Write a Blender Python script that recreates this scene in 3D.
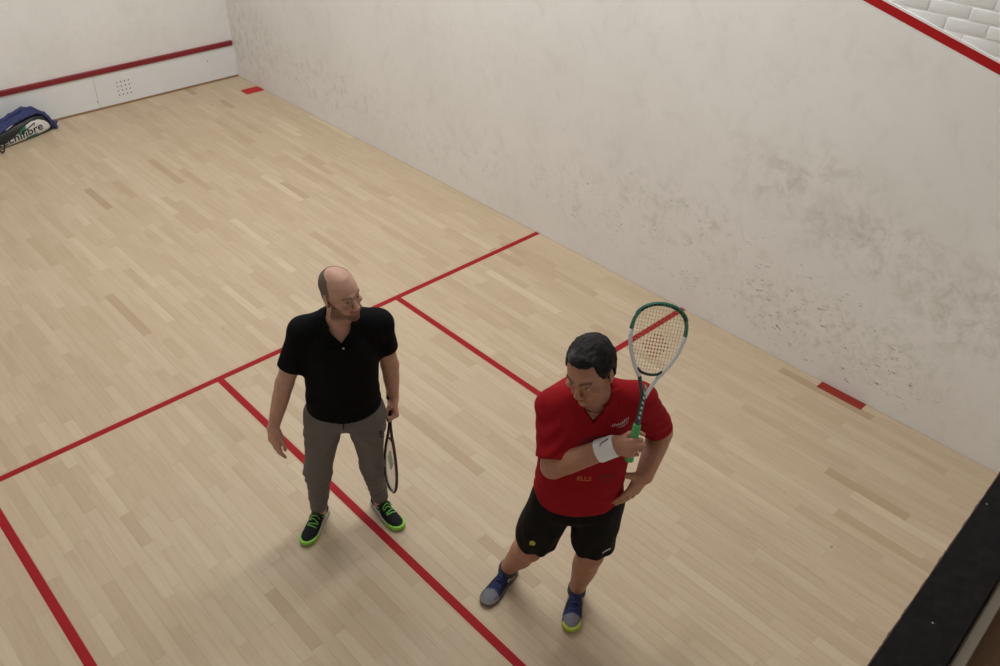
import bpy, bmesh, math, random
import numpy as np
from mathutils import Matrix, Vector
from mathutils.bvhtree import BVHTree

random.seed(7)
rng = np.random.default_rng(11)
scene = bpy.context.scene
col = scene.collection
for o in list(bpy.data.objects):
    bpy.data.objects.remove(o)

# ------------------------------------------------------------------ camera
cd = bpy.data.cameras.new('camera'); cam = bpy.data.objects.new('camera', cd); col.objects.link(cam)
CR = Vector((0.73126115, -0.68186273, 0.01789818)); CU = Vector((0.3888053, 0.43824533, 0.81041438)); CF = CR.cross(CU) * -1
cam.matrix_world = Matrix(((CR.x, CU.x, -CF.x, 1.35054848), (CR.y, CU.y, -CF.y, -10.26497055), (CR.z, CU.z, -CF.z, 3.88276736), (0, 0, 0, 1)))
cd.sensor_width = 36; cd.lens = 863.718 * 36 / 1000; cd.clip_start = 0.02
scene.camera = cam

# ------------------------------------------------------------------ world and lamps
w = bpy.data.worlds.new('world'); scene.world = w; w.use_nodes = True
w.node_tree.nodes['Background'].inputs[0].default_value = (0.80, 0.86, 1.0, 1)
w.node_tree.nodes['Background'].inputs[1].default_value = 0.02
LAMPS = [(3.8, -2.2), (5.5, -2.2), (3.8, -4.8), (5.5, -4.8), (3.8, -7.3), (5.5, -7.3)]
LAMP_Z = 5.62
LAMP_POWER = 50
scene.view_settings.view_transform = 'Standard'
scene.view_settings.look = 'None'
scene.view_settings.gamma = 1.0
scene.view_settings.use_curve_mapping = False
scene.view_settings.exposure = 0.0

# ------------------------------------------------------------------ material helpers
def new_mat(name):
    m = bpy.data.materials.new(name); m.use_nodes = True
    nt = m.node_tree
    return m, nt, nt.nodes['Principled BSDF']
def nd(nt, typ, **kw):
    n = nt.nodes.new(typ)
    for k, v in kw.items(): setattr(n, k, v)
    return n
def lnk(nt, a, b): nt.links.new(a, b)
def setin(n, **kw):
    for k, v in kw.items():
        n.inputs[k.replace('_', ' ')].default_value = v
def mixc(nt, fac, a, b, mode='MIX'):
    n = nd(nt, 'ShaderNodeMix', data_type='RGBA', blend_type=mode)
    for s, v in ((0, fac), (6, a), (7, b)):
        if hasattr(v, 'default_value') or hasattr(v, 'is_output'): lnk(nt, v, n.inputs[s])
        else: n.inputs[s].default_value = v if s == 0 else (tuple(v) + (1,) if len(v) == 3 else v)
    return n.outputs[2]
def mth(nt, op, a, b=None, c=None, clamp=False):
    n = nd(nt, 'ShaderNodeMath', operation=op); n.use_clamp = clamp
    for i, v in enumerate((a, b, c)):
        if v is None: continue
        if hasattr(v, 'is_output'): lnk(nt, v, n.inputs[i])
        else: n.inputs[i].default_value = v
    return n.outputs[0]
def mapr(nt, v, a, b, c=0.0, d=1.0, smooth=True):
    n = nd(nt, 'ShaderNodeMapRange', interpolation_type='SMOOTHSTEP' if smooth else 'LINEAR')
    lnk(nt, v, n.inputs[0])
    for i, x in enumerate((a, b, c, d)): n.inputs[i + 1].default_value = x
    return n.outputs[0]
def noise(nt, vec, scale, detail=3, rough=0.55, dist=0.0):
    n = nd(nt, 'ShaderNodeTexNoise'); lnk(nt, vec, n.inputs['Vector'])
    setin(n, Scale=scale, Detail=detail, Roughness=rough, Distortion=dist)
    return n.outputs[0]
def mapping(nt, vec, scale=(1, 1, 1), loc=(0, 0, 0), rot=(0, 0, 0)):
    n = nd(nt, 'ShaderNodeMapping'); lnk(nt, vec, n.inputs[0])
    n.inputs['Scale'].default_value = scale; n.inputs['Location'].default_value = loc; n.inputs['Rotation'].default_value = rot
    return n.outputs[0]
def bump(nt, h, bsdf, strength=0.2, dist=0.01):
    n = nd(nt, 'ShaderNodeBump'); lnk(nt, h, n.inputs['Height']); setin(n, Strength=strength, Distance=dist)
    lnk(nt, n.outputs[0], bsdf.inputs['Normal'])
def objco(nt): return nd(nt, 'ShaderNodeTexCoord').outputs['Object']
def worldco(nt): return nd(nt, 'ShaderNodeNewGeometry').outputs['Position']

def simple(name, colr, rough=0.6, metallic=0.0, spec=0.5, nscale=0, namp=0.15, bstr=0.0, bscale=300):
    m, nt, b = new_mat(name)
    setin(b, Roughness=rough, Metallic=metallic); b.inputs['Specular IOR Level'].default_value = spec
    c = tuple(colr) + (1,)
    if nscale:
        co = objco(nt); n = noise(nt, co, nscale)
        lo = tuple(x * (1 - namp) for x in colr); hi = tuple(min(1, x * (1 + namp)) for x in colr)
        lnk(nt, mixc(nt, n, lo, hi), b.inputs['Base Color'])
    else: b.inputs['Base Color'].default_value = c
    if bstr:
        co = objco(nt); bump(nt, noise(nt, co, bscale, 2), b, bstr, 0.002)
    return m

def vcol_mat(name, rough=0.6, spec=0.4, sss=0.0, bstr=0.0, bscale=250, namp=0.1, nscale=40, sheen=0.0):
    """colour from the mesh attribute 'Col' (what each region of the thing is dyed, plus painted shade on faces), grain from noise"""
    m, nt, b = new_mat(name)
    a = nd(nt, 'ShaderNodeAttribute', attribute_name='Col')
    co = objco(nt); n = noise(nt, co, nscale, 4)
    f = mapr(nt, n, 0.3, 0.7, 1 - namp, 1 + namp)
    comb = nd(nt, 'ShaderNodeVectorMath', operation='SCALE'); lnk(nt, a.outputs['Color'], comb.inputs[0]); lnk(nt, f, comb.inputs[3])
    lnk(nt, comb.outputs[0], b.inputs['Base Color'])
    setin(b, Roughness=rough); b.inputs['Specular IOR Level'].default_value = spec
    if sss:
        b.inputs['Subsurface Weight'].default_value = sss
        b.inputs['Subsurface Radius'].default_value = (0.012, 0.005, 0.003); b.inputs['Subsurface Scale'].default_value = 0.4
    if sheen: b.inputs['Sheen Weight'].default_value = sheen
    if bstr: bump(nt, noise(nt, co, bscale, 3), b, bstr, 0.002)
    return m

# ------------------------------------------------------------------ object helpers
def tag(o, label=None, cat=None, group=None, kind=None):
    if label: o['label'] = label
    if cat: o['category'] = cat
    if group: o['group'] = group
    if kind: o['kind'] = kind
    return o
def link_mesh(name, me, mat=None, parent=None):
    o = bpy.data.objects.new(name, me); col.objects.link(o)
    if mat is not None and not me.materials: me.materials.append(mat)
    if parent is not None: o.parent = parent
    return o
def obj_from(name, verts, faces, mat=None, parent=None, smooth=False, colors=None):
    me = bpy.data.meshes.new(name)
    if isinstance(verts, np.ndarray) and isinstance(faces, np.ndarray):
        nv, nf, k = len(verts), len(faces), faces.shape[1]
        me.vertices.add(nv); me.vertices.foreach_set('co', np.ascontiguousarray(verts, np.float32).ravel())
        me.loops.add(nf * k); me.loops.foreach_set('vertex_index', np.ascontiguousarray(faces, np.int32).ravel())
        me.polygons.add(nf); me.polygons.foreach_set('loop_start', np.arange(0, nf * k, k, dtype=np.int32))
        me.polygons.foreach_set('loop_total', np.full(nf, k, np.int32))
        me.update(calc_edges=True); me.validate()
    else:
        me.from_pydata([tuple(v) for v in verts], [], [tuple(f) for f in faces]); me.update()
    if smooth:
        me.polygons.foreach_set('use_smooth', np.ones(len(me.polygons), bool))
    if colors is not None:
        at = me.color_attributes.new('Col', 'FLOAT_COLOR', 'POINT')
        c4 = np.ones((len(me.vertices), 4), np.float32); c4[:, :3] = colors
        at.data.foreach_set('color', c4.ravel())
    return link_mesh(name, me, mat, parent)
def empty(name, loc=(0, 0, 0), rz=0.0):
    o = bpy.data.objects.new(name, None); col.objects.link(o); o.location = loc; o.rotation_euler = (0, 0, rz)
    o.empty_display_size = 0.1
    return o
BOXF = [(0, 3, 2, 1), (4, 5, 6, 7), (0, 1, 5, 4), (1, 2, 6, 5), (2, 3, 7, 6), (3, 0, 4, 7)]
def box_vf(x0, x1, y0, y1, z0, z1):
    return [(x0, y0, z0), (x1, y0, z0), (x1, y1, z0), (x0, y1, z0), (x0, y0, z1), (x1, y0, z1), (x1, y1, z1), (x0, y1, z1)], BOXF
def box(name, b, mat, parent=None, bevel=0.0):
    v, f = box_vf(*b)
    o = obj_from(name, v, f, mat, parent)
    if bevel:
        bm = bmesh.new(); bm.from_mesh(o.data)
        bmesh.ops.bevel(bm, geom=bm.edges[:], offset=bevel, segments=2, profile=0.5, affect='EDGES')
        bm.to_mesh(o.data); bm.free(); o.data.update()
    return o
def tube_vf(pts, rad, n=10, closed=False, cap=True):
    """swept tube; rad a number or one per point (or (ra, rb) ellipse)"""
    P = [Vector(p) for p in pts]; m = len(P)
    R = rad if isinstance(rad, (list, tuple, np.ndarray)) else [rad] * m
    V, Fc = [], []
    prev = None
    for i in range(m):
        if closed: t = P[(i + 1) % m] - P[i - 1]
        else: t = P[min(i + 1, m - 1)] - P[max(i - 1, 0)]
        t.normalize()
        if prev is None:
            a = Vector((0, 0, 1)) if abs(t.z) < 0.9 else Vector((1, 0, 0))
            u = (a - t * a.dot(t)).normalized()
        else: u = (prev - t * prev.dot(t)).normalized()
        prev = u; v = t.cross(u)
        r = R[i]
        for k in range(n):
            an = 2 * math.pi * k / n
            V.append(tuple(P[i] + u * (math.cos(an) * r) + v * (math.sin(an) * r)))
    segs = m if closed else m - 1
    for i in range(segs):
        j = (i + 1) % m
        for k in range(n):
            q = (k + 1) % n
            Fc.append((i * n + k, i * n + q, j * n + q, j * n + k))
    if cap and not closed:
        Fc.append(tuple(reversed(range(n)))); Fc.append(tuple((m - 1) * n + k for k in range(n)))
    return V, Fc
def merge(parts):
    V, Fc = [], []
    for v, f in parts:
        b = len(V); V += list(v); Fc += [tuple(i + b for i in q) for q in f]
    return V, Fc

# ================================================================== THE COURT
W = 6.40
BACK_A = (0.0, -10.187); BACK_B = (6.40, -9.823)      # the back wall's inner edge runs slightly askew
def back_y(x): return BACK_A[1] + (BACK_B[1] - BACK_A[1]) * x / W

def plaster_mat(name, side):
    m, nt, b = new_mat(name)
    co = worldco(nt)
    base = mixc(nt, mapr(nt, noise(nt, co, 0.9, 3), 0.3, 0.7), (0.70, 0.675, 0.645), (0.74, 0.715, 0.685))
    if side: base = mixc(nt, 1.0, base, (1.07, 1.07, 1.07), 'MULTIPLY')  # side wall colour lightened to make up for lamp light that only grazes it
    # broad trowel clouds
    cl = mapr(nt, noise(nt, co, 5.5, 7, 0.7, 0.6), 0.47, 0.75)
    base = mixc(nt, mth(nt, 'MULTIPLY', cl, 0.30), base, (0.56, 0.53, 0.485))
    if side:
        # ball scuffs: patches of grey-brown smudge where the balls land, denser low down and toward the back
        sep = nd(nt, 'ShaderNodeSeparateXYZ'); lnk(nt, co, sep.inputs[0])
        def blob(cy, cz, ry, rz, sc, lo, hi, det=5):
            dy = mth(nt, 'DIVIDE', mth(nt, 'SUBTRACT', sep.outputs[1], cy), ry)
            dz = mth(nt, 'DIVIDE', mth(nt, 'SUBTRACT', sep.outputs[2], cz), rz)
            r2 = mth(nt, 'ADD', mth(nt, 'MULTIPLY', dy, dy), mth(nt, 'MULTIPLY', dz, dz))
            fall = mapr(nt, r2, 1.0, 0.0)
            n = noise(nt, mapping(nt, co, (1, 1, 1), (cy, cz, 0)), sc * 1.7, det, 0.72, 0.5)
            return mth(nt, 'MULTIPLY', fall, mapr(nt, n, lo, hi))
        dirt = None
        for a in ((-7.95, 1.35, 0.75, 0.40, 4, .42, .72), (-8.45, 1.15, 0.8, 0.35, 5, .42, .72), (-9.1, 1.0, 0.7, 0.45, 5, .40, .70), (-7.0, 0.75, 1.0, 0.35, 6, .46, .75),
                  (-6.0, 0.55, 1.2, 0.35, 6, .5, .8), (-8.3, 0.42, 1.2, 0.38, 9, .44, .74), (-2.0, 0.45, 1.6, 0.4, 6, .47, .76), (-0.5, 0.55, 0.9, 0.6, 6, .42, .72),
                  (-4.2, 0.4, 1.4, 0.35, 7, .5, .8)):
            q = blob(*a); dirt = q if dirt is None else mth(nt, 'MAXIMUM', dirt, q)
        base = mixc(nt, mth(nt, 'MULTIPLY', dirt, 0.46), base, (0.38, 0.362, 0.285))
        # short dark streaks
        st = noise(nt, mapping(nt, co, (1, 17, 58), rot=(math.radians(14), 0, 0)), 1.0, 2, 0.55)
        stm = mth(nt, 'MULTIPLY', mapr(nt, st, 0.625, 0.675), blob(-8.3, 0.34, 1.1, 0.40, 3.2, .44, .56))
        stm2 = mth(nt, 'MULTIPLY', mapr(nt, st, 0.66, 0.71), blob(-7.2, 0.55, 2.4, 0.65, 3.0, .40, .56))
        stm = mth(nt, 'MAXIMUM', stm, mth(nt, 'MULTIPLY', stm2, 0.6))
        base = mixc(nt, mth(nt, 'MULTIPLY', stm, 0.85), base, (0.13, 0.12, 0.11))
    else:
        base = mixc(nt, mth(nt, 'MULTIPLY', mapr(nt, noise(nt, co, 1.6, 5, 0.7), 0.52, 0.75), 0.18), base, (0.42, 0.39, 0.34))
    lnk(nt, base, b.inputs['Base Color']); setin(b, Roughness=0.62)
    bump(nt, noise(nt, co, 22, 5, 0.6), b, 0.12, 0.006)
    return m
M_side = plaster_mat('side_plaster', True)
M_plaster = plaster_mat('plaster', False)
M_brickpaint = simple('painted_brick', (0.72, 0.715, 0.70), 0.6, nscale=9, namp=0.05, bstr=0.35, bscale=60)
M_mortar = simple('painted_mortar', (0.76, 0.755, 0.745), 0.75, nscale=14, namp=0.06, bstr=0.3, bscale=80)
M_red = simple('red_line_paint', (0.38, 0.010, 0.012), 0.6, spec=0.15, nscale=12, namp=0.12)
M_redfloor = simple('red_floor_paint', (0.285, 0.011, 0.015), 0.7, spec=0.12, nscale=10, namp=0.10)
M_tin = simple('tin_white', (0.70, 0.695, 0.69), 0.42, nscale=5, namp=0.04)
M_redtin = simple('tin_red', (0.20, 0.008, 0.015), 0.34, nscale=8, namp=0.08)
M_dark = simple('dark_hole', (0.03, 0.03, 0.03), 0.8)
M_skirt = simple('skirting_wood', (0.26, 0.16, 0.08), 0.6, nscale=20)
M_ceiling = simple('ceiling_paint', (0.62, 0.61, 0.59), 0.8, nscale=2, namp=0.04)
M_sub = simple('subfloor', (0.10, 0.07, 0.045), 0.9)

# ---- floor: strips of pale hardwood
def floor_mat():
    m, nt, b = new_mat('hardwood_strip')
    co = worldco(nt)
    ga = nd(nt, 'ShaderNodeAttribute', attribute_name='tone')
    oa = nd(nt, 'ShaderNodeAttribute', attribute_name='tone', attribute_type='OBJECT')
    tone = mth(nt, 'ADD', ga.outputs['Fac'], oa.outputs['Fac'])
    cr = nd(nt, 'ShaderNodeValToRGB'); lnk(nt, tone, cr.inputs[0])
    e = cr.color_ramp.elements
    e[0].position = 0.0; e[0].color = (0.36, 0.256, 0.160, 1)
    e[1].position = 1.0; e[1].color = (0.53, 0.422, 0.294, 1)
    for p, c in ((0.15, (0.425, 0.32, 0.21)), (0.45, (0.46, 0.355, 0.239)), (0.8, (0.49, 0.384, 0.264))):
        q = cr.color_ramp.elements.new(p); q.color = c + (1,)
    wv = nd(nt, 'ShaderNodeVectorMath', operation='SCALE'); wv.inputs[3].default_value = 7.0
    off = nd(nt, 'ShaderNodeCombineXYZ'); lnk(nt, tone, off.inputs[0]); lnk(nt, mth(nt, 'MULTIPLY', tone, 3.1), off.inputs[1])
    lnk(nt, off.outputs[0], wv.inputs[0])
    ad = nd(nt, 'ShaderNodeVectorMath', operation='ADD'); lnk(nt, co, ad.inputs[0]); lnk(nt, wv.outputs[0], ad.inputs[1])
    gr = noise(nt, mapping(nt, ad.outputs[0], (45, 2.2, 1)), 1.0, 4, 0.6, 0.5)
    c = mixc(nt, mth(nt, 'MULTIPLY', mapr(nt, gr, 0.42, 0.75), 0.26), cr.outputs[0], (0.33, 0.215, 0.125))
    blotch = mapr(nt, noise(nt, mapping(nt, ad.outputs[0], (6, 1.3, 1)), 1.0, 3, 0.6), 0.45, 0.75)
    c = mixc(nt, mth(nt, 'MULTIPLY', blotch, 0.22), c, (0.41, 0.285, 0.19))
    # worn grime and small black marks
    gm = mapr(nt, noise(nt, co, 1.4, 4, 0.6), 0.45, 0.75)
    c = mixc(nt, mth(nt, 'MULTIPLY', gm, 0.10), c, (0.37, 0.29, 0.20))
    vo = nd(nt, 'ShaderNodeTexVoronoi', feature='F1'); lnk(nt, co, vo.inputs['Vector']); setin(vo, Scale=3.2)
    spk = mth(nt, 'LESS_THAN', vo.outputs['Distance'], mth(nt, 'MULTIPLY', mapr(nt, noise(nt, co, 1.1, 1), 0.5, 0.62), 0.036))
    c = mixc(nt, mth(nt, 'MULTIPLY', spk, 0.65), c, (0.08, 0.06, 0.045))
    lnk(nt, c, b.inputs['Base Color'])
    lnk(nt, mapr(nt, noise(nt, co, 3, 3), 0.3, 0.7, 0.46, 0.60), b.inputs['Roughness'])
    b.inputs['Specular IOR Level'].default_value = 0.35
    bump(nt, gr, b, 0.05, 0.002)
    return m
M_floor = floor_mat()

floor = obj_from('floor', *box_vf(-0.02, W + 0.02, -10.25, 0.02, -0.06, -0.021), M_sub)
tag(floor, 'pale hardwood strip floor of the squash court', kind='structure')
def plank_vf(L, wd):
    g, bv, t = 0.00012, 0.0005, 0.02
    x0, x1, y0, y1 = g, wd - g, g, L - g
    V = [(x0, y0, -t), (x1, y0, -t), (x1, y1, -t), (x0, y1, -t), (x0, y0, -bv), (x1, y0, -bv), (x1, y1, -bv), (x0, y1, -bv),
         (x0 + bv, y0 + bv, 0), (x1 - bv, y0 + bv, 0), (x1 - bv, y1 - bv, 0), (x0 + bv, y1 - bv, 0)]
    Fc = [(0, 1, 5, 4), (1, 2, 6, 5), (2, 3, 7, 6), (3, 0, 4, 7), (4, 5, 9, 8), (5, 6, 10, 9), (6, 7, 11, 10), (7, 4, 8, 11), (8, 9, 10, 11)]
    return V, Fc
PW = (W - 0.008) / 93
LENS = [0.30, 0.38, 0.46, 0.54, 0.62, 0.72, 0.84]
planks = []
prnd = random.Random(3)
tones = []
for r in range(93):
    x = 0.004 + r * PW
    y = -10.2 + prnd.uniform(0, 0.5) - 0.5
    while y < -0.006:
        L = prnd.choice(LENS)
        y1 = min(y + L, -0.004)
        ys = max(y, back_y(x) - 0.01)
        if y1 > ys + 0.02:
            t = prnd.gauss(0.5, 0.16)
            if prnd.random() < 0.06: t -= 0.24
            if prnd.random() < 0.06: t += 0.3
            planks.append((x, ys, y1 - ys, min(1, max(0.01, t)), abs(y1 - ys - L) < 1e-6, L))
        y = y1
def px_of(x, y):
    d = Vector((x, y, 0)) - cam.matrix_world.translation
    z = d.dot(CF)
    return 500 + 863.7 * d.dot(CR) / z, 333 - 863.7 * d.dot(CU) / z, z
def seen(p):
    u, v, z = px_of(p[0] + PW / 2, p[1] + p[2] / 2)
    return (0 < u < 1000 and 0 < v < 666 and u - 865 < (666 - v) * 0.69), p[2] / (z * z)
rank = sorted(range(len(planks)), key=lambda i: (not seen(planks[i])[0], -seen(planks[i])[1]))
near = set(rank[:300])
pmesh = {}
rest_v, rest_f, rest_t = [], [], []
for i, (x, y, L, t, whole, L0) in enumerate(planks):
    if i in near:
        key = round(L, 4)
        if key not in pmesh:
            me = bpy.data.meshes.new('plank'); v, f = plank_vf(L, PW); me.from_pydata(v, [], f); me.materials.append(M_floor); pmesh[key] = me
        o = bpy.data.objects.new('plank', pmesh[key]); col.objects.link(o)
        o.location = (x, y, 0); o['tone'] = t; o.parent = floor
    else:
        v, f = plank_vf(L, PW); b = len(rest_v)
        rest_v += [(a + x, c + y, d) for a, c, d in v]; rest_f += [tuple(q + b for q in k) for k in f]; rest_t += [t] * len(v)
o = obj_from('planks', rest_v, rest_f, M_floor, floor)
at = o.data.attributes.new('tone', 'FLOAT', 'POINT'); at.data.foreach_set('value', rest_t)
tag(o, kind='stuff')

def slab_poly(name, pts, z0, z1, mat, parent):
    n = len(pts)
    V = [(x, y, z0) for x, y in pts] + [(x, y, z1) for x, y in pts]
    Fc = [tuple(reversed(range(n))), tuple(range(n, 2 * n))] + [(i, (i + 1) % n, n + (i + 1) % n, n + i) for i in range(n)]
    return obj_from(name, V, Fc, mat, parent)
def line(x0, x1, y0, y1): return slab_poly('court_line', [(x0, y0), (x1, y0), (x1, y1), (x0, y1)], -0.003, 0.0008, M_redfloor, floor)
line(0.003, W - 0.004, -5.49, -5.44)                 # short line
line(3.175, 3.225, back_y(3.2) + 0.002, -5.49)         # half court line
line(4.75, 4.80, -7.14, -5.49); line(4.80, W - 0.004, -7.14, -7.09)   # service box
line(1.60, 1.65, -7.14, -5.49); line(0.003, 1.60, -7.14, -7.09)
def rounded(x0, x1, y0, y1, r, sk=0.0):
    P = []
    for cx, cy, a0 in ((x1 - r, y1 - r, 0), (x0 + r, y1 - r, 90), (x0 + r, y0 + r, 180), (x1 - r, y0 + r, 270)):
        for k in range(5):
            a = math.radians(a0 + k * 22.5); P.append((cx + r * math.cos(a), cy + r * math.sin(a)))
    return P
tag(slab_poly('floor_mark', rounded(6.15, 6.392, -0.685, -0.50, 0.03), -0.003, 0.0009, simple('mark_red', (0.40, 0.022, 0.02), 0.6, spec=0.15), floor), 'red painted patch near the front wall')
tag(slab_poly('floor_mark', [(6.312, -8.70), (6.396, -8.70), (6.396, -8.36), (6.312, -8.36)], -0.003, 0.0009, simple('mark_brick_red', (0.24, 0.028, 0.018), 0.7, spec=0.12), floor), 'red painted strip along the side wall')

# ---- right side wall: smooth plaster up to the sloping out line, painted brick above
wall_r = obj_from('wall_right', *box_vf(6.4135, 6.62, -13.2, 0.2, -0.06, 5.8), M_mortar)
tag(wall_r, 'scuffed off-white plaster side wall with brick above the red line', kind='structure')
def outz(y): return 4.57 + (4.57 - 2.13) / 9.75 * y - 0.018     # lower edge of the out line
yb = -9.823
pv = [(6.40, 0.0, -0.05), (6.40, yb, -0.05), (6.40, yb, outz(yb) + 0.062), (6.40, 0.0, outz(0) + 0.062)]
pv += [(6.415, y, z) for _, y, z in pv]
obj_from('plaster_panel', pv, [(0, 1, 2, 3), (7, 6, 5, 4), (3, 2, 6, 7), (0, 4, 5, 1), (1, 5, 6, 2), (0, 3, 7, 4)], M_side, wall_r)
lv = []
for x in (6.3985, 6.402):
    lv += [(x, -0.001, outz(0)), (x, yb, outz(yb)), (x, yb, outz(yb) + 0.05), (x, -0.001, outz(0) + 0.05)]
obj_from('out_line', lv, [(0, 1, 2, 3), (7, 6, 5, 4), (3, 2, 6, 7), (0, 4, 5, 1), (1, 5, 6, 2), (0, 3, 7, 4)], M_red, wall_r)
bme = []
for k in range(4):
    v, f = box_vf(0, 0.010, 0.004, 0.216, 0.004, 0.066)
    bm = bmesh.new()
    vs = [bm.verts.new(p) for p in v]
    for q in f: bm.faces.new([vs[i] for i in q])
    for q in bm.verts: q.co += Vector((random.uniform(-.0012, .0012) if q.co.x < .005 else 0, random.uniform(-.003, .003), random.uniform(-.0022, .0022)))
    bmesh.ops.bevel(bm, geom=[e for e in bm.edges if all(p.co.x < 0.005 for p in e.verts)], offset=0.004, segments=2, affect='EDGES', profile=0.6)
    me = bpy.data.meshes.new('brick'); bm.to_mesh(me); bm.free(); me.materials.append(M_brickpaint)
    me.polygons.foreach_set('use_smooth', np.ones(len(me.polygons), bool)); bme.append(me)
cells = []
for r in range(60):
    z = 2.0 + r * 0.0725
    off = (r % 2) * 0.11
    for c in range(60):
        y = -11.2 + c * 0.222 + off
        if z + 0.066 > outz(y) + 0.05 and z < outz(y) + 0.95 and -10.9 < y < -5.2: cells.append((y, z))
cells.sort(key=lambda c: abs(c[0] + 8.4) + 1.5 * abs(c[1] - 2.6))
for y, z in cells[:290]:
    o = bpy.data.objects.new('brick', random.choice(bme)); col.objects.link(o); o.parent = wall_r
    o.location = (6.4108 + random.uniform(-0.001, 0.001), y, z)

# ---- front wall with the tin
wall_f = obj_from('wall_front', *box_vf(-0.2, 6.62, 0.0, 0.2, -0.06, 5.8), M_plaster)
tag(wall_f, 'off-white plaster front wall above the tin', kind='structure')
tin_x = [0.004, 1.535, 3.075, 4.612, 6.4005]
for a, b in zip(tin_x[:-1], tin_x[1:]):
    box('tin_panel', (a + 0.0012, b - 0.0012, -0.025, -0.0, 0.022, 0.400), M_tin, wall_f, 0.002)
box('tin_strip', (0.004, 6.380, -0.040, 0.0, 0.4005, 0.457), M_redtin, wall_f, 0.004)
box('skirting', (0.004, 6.396, -0.030, 0.0, -0.002, 0.0215), M_skirt, wall_f, 0.002)
hv, hf = [], []
hme = bpy.data.meshes.new('hole')
bm = bmesh.new(); bmesh.ops.create_cone(bm, cap_ends=True, segments=12, radius1=0.0075, radius2=0.0075, depth=0.002, matrix=Matrix.Rotation(math.pi / 2, 4, 'X')); bm.to_mesh(hme); bm.free(); hme.materials.append(M_dark)
for i in range(4):
    for j in range(4):
        o = bpy.data.objects.new('hole', hme); col.objects.link(o); o.parent = wall_f
        o.location = (4.865 + i * 0.047, -0.0255, 0.118 + j * 0.050)
for x, z in ((4.60, 0.10), (6.02, 0.27)):
    o = bpy.data.objects.new('hole', hme); col.objects.link(o); o.parent = wall_f; o.location = (x, -0.0255, z); o.scale = (0.6, 1, 1.3)

# ---- the rest of the shell (behind and beside the camera)
wall_l = obj_from('wall_left', *box_vf(-0.2, 0.0, -13.2, 0.2, -0.06, 5.8), M_plaster); tag(wall_l, 'off-white plaster left side wall', kind='structure')
ceil = obj_from('ceiling', *box_vf(-0.2, 6.62, -13.2, 0.2, 5.8, 5.95), M_ceiling); tag(ceil, 'white painted ceiling', kind='structure')
def skew(name, d0, d1, z0, z1, mat, parent=None, bevel=0.0, x0=0.0, x1=W):
    """block lying along the askew back wall between distances d0 and d1 behind its inner edge"""
    V = []
    for z in (z0, z1):
        V += [(x0, back_y(x0) - d0, z), (x0, back_y(x0) - d1, z), (x1, back_y(x1) - d1, z), (x1, back_y(x1) - d0, z)]
    o = obj_from(name, V, BOXF, mat, parent)
    bm = bmesh.new(); bm.from_mesh(o.data); bmesh.ops.recalc_face_normals(bm, faces=bm.faces)
    if bevel: bmesh.ops.bevel(bm, geom=bm.edges[:], offset=bevel, segments=3, affect='EDGES', profile=0.5)
    bm.to_mesh(o.data); bm.free(); return o
def ledge_mat():
    m, nt, b = new_mat('black_ledge'); co = worldco(nt)
    n = noise(nt, co, 30, 5, 0.65)
    c = mixc(nt, mapr(nt, n, 0.35, 0.75), (0.006, 0.0055, 0.005), (0.014, 0.0125, 0.011))
    d = mapr(nt, noise(nt, co, 7, 4, 0.7), 0.58, 0.8)
    c = mixc(nt, mth(nt, 'MULTIPLY', d, 0.3), c, (0.06, 0.055, 0.05))
    vo = nd(nt, 'ShaderNodeTexVoronoi'); lnk(nt, co, vo.inputs['Vector']); setin(vo, Scale=14.0)
    c = mixc(nt, mth(nt, 'LESS_THAN', vo.outputs['Distance'], 0.035), c, (0.30, 0.28, 0.26))
    lnk(nt, c, b.inputs['Base Color']); setin(b, Roughness=0.85); b.inputs['Specular IOR Level'].default_value = 0.2; bump(nt, n, b, 0.4, 0.004); return m
M_ledge = ledge_mat()
M_ledge_edge = simple('ledge_edge', (0.085, 0.035, 0.025), 0.7, nscale=25, namp=0.6)
wall_b = skew('wall_back', 0.004, 0.13, -0.06, 2.27, M_plaster); tag(wall_b, 'low back wall below the viewing balcony', kind='structure')
led = skew('ledge_board', 0.003, 0.1205, 2.27, 2.30, M_ledge, wall_b, 0.002); tag(led, 'black painted ledge board with chipped edge')
# chipped reddish nosing along the board's front edge
NV, NF = [], []
n = 700
erng = random.Random(5)
for i in range(n + 1):
    x = W * i / n
    e = 0.003 + 0.0008 * math.sin(i * 0.9) * math.sin(i * 0.23) + erng.uniform(-0.0005, 0.0005)
    if erng.random() < 0.06: e += 0.002
    y = back_y(x)
    NV += [(x, y - 0.004, 2.2995), (x, y - 0.004 + e, 2.297), (x, y - 0.004 + e, 2.273), (x, y - 0.004, 2.271)]
for i in range(n):
    for k in range(3): NF.append((i * 4 + k, i * 4 + 4 + k, i * 4 + 5 + k, i * 4 + 1 + k))
obj_from('ledge_edge', NV, NF, M_ledge_edge, wall_b)
def board_mat():
    m, nt, b = new_mat('balcony_wood'); co = worldco(nt)
    g = noise(nt, mapping(nt, co, (3, 40, 40)), 1.0, 4, 0.6, 0.4)
    c = mixc(nt, g, (0.20, 0.11, 0.055), (0.36, 0.215, 0.11)); lnk(nt, c, b.inputs['Base Color']); setin(b, Roughness=0.5); return m
M_board = board_mat()
rail = skew('balcony_board', 0.1215, 0.150, 2.16, 2.290, simple('board_edge', (0.20, 0.165, 0.12), 0.7, nscale=20, namp=0.2), wall_b, 0.003)
balc = skew('balcony_floor', 0.150, 3.2, 1.98, 2.22, M_board); balc.name = 'floor_balcony'; tag(balc, 'brown wooden balcony floor behind the ledge', kind='structure')
wall_e = obj_from('wall_balcony', *box_vf(-0.2, 6.62, -13.4, -13.2, 0, 5.8), M_plaster); tag(wall_e, 'wall at the back of the viewing balcony', kind='structure')

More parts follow.
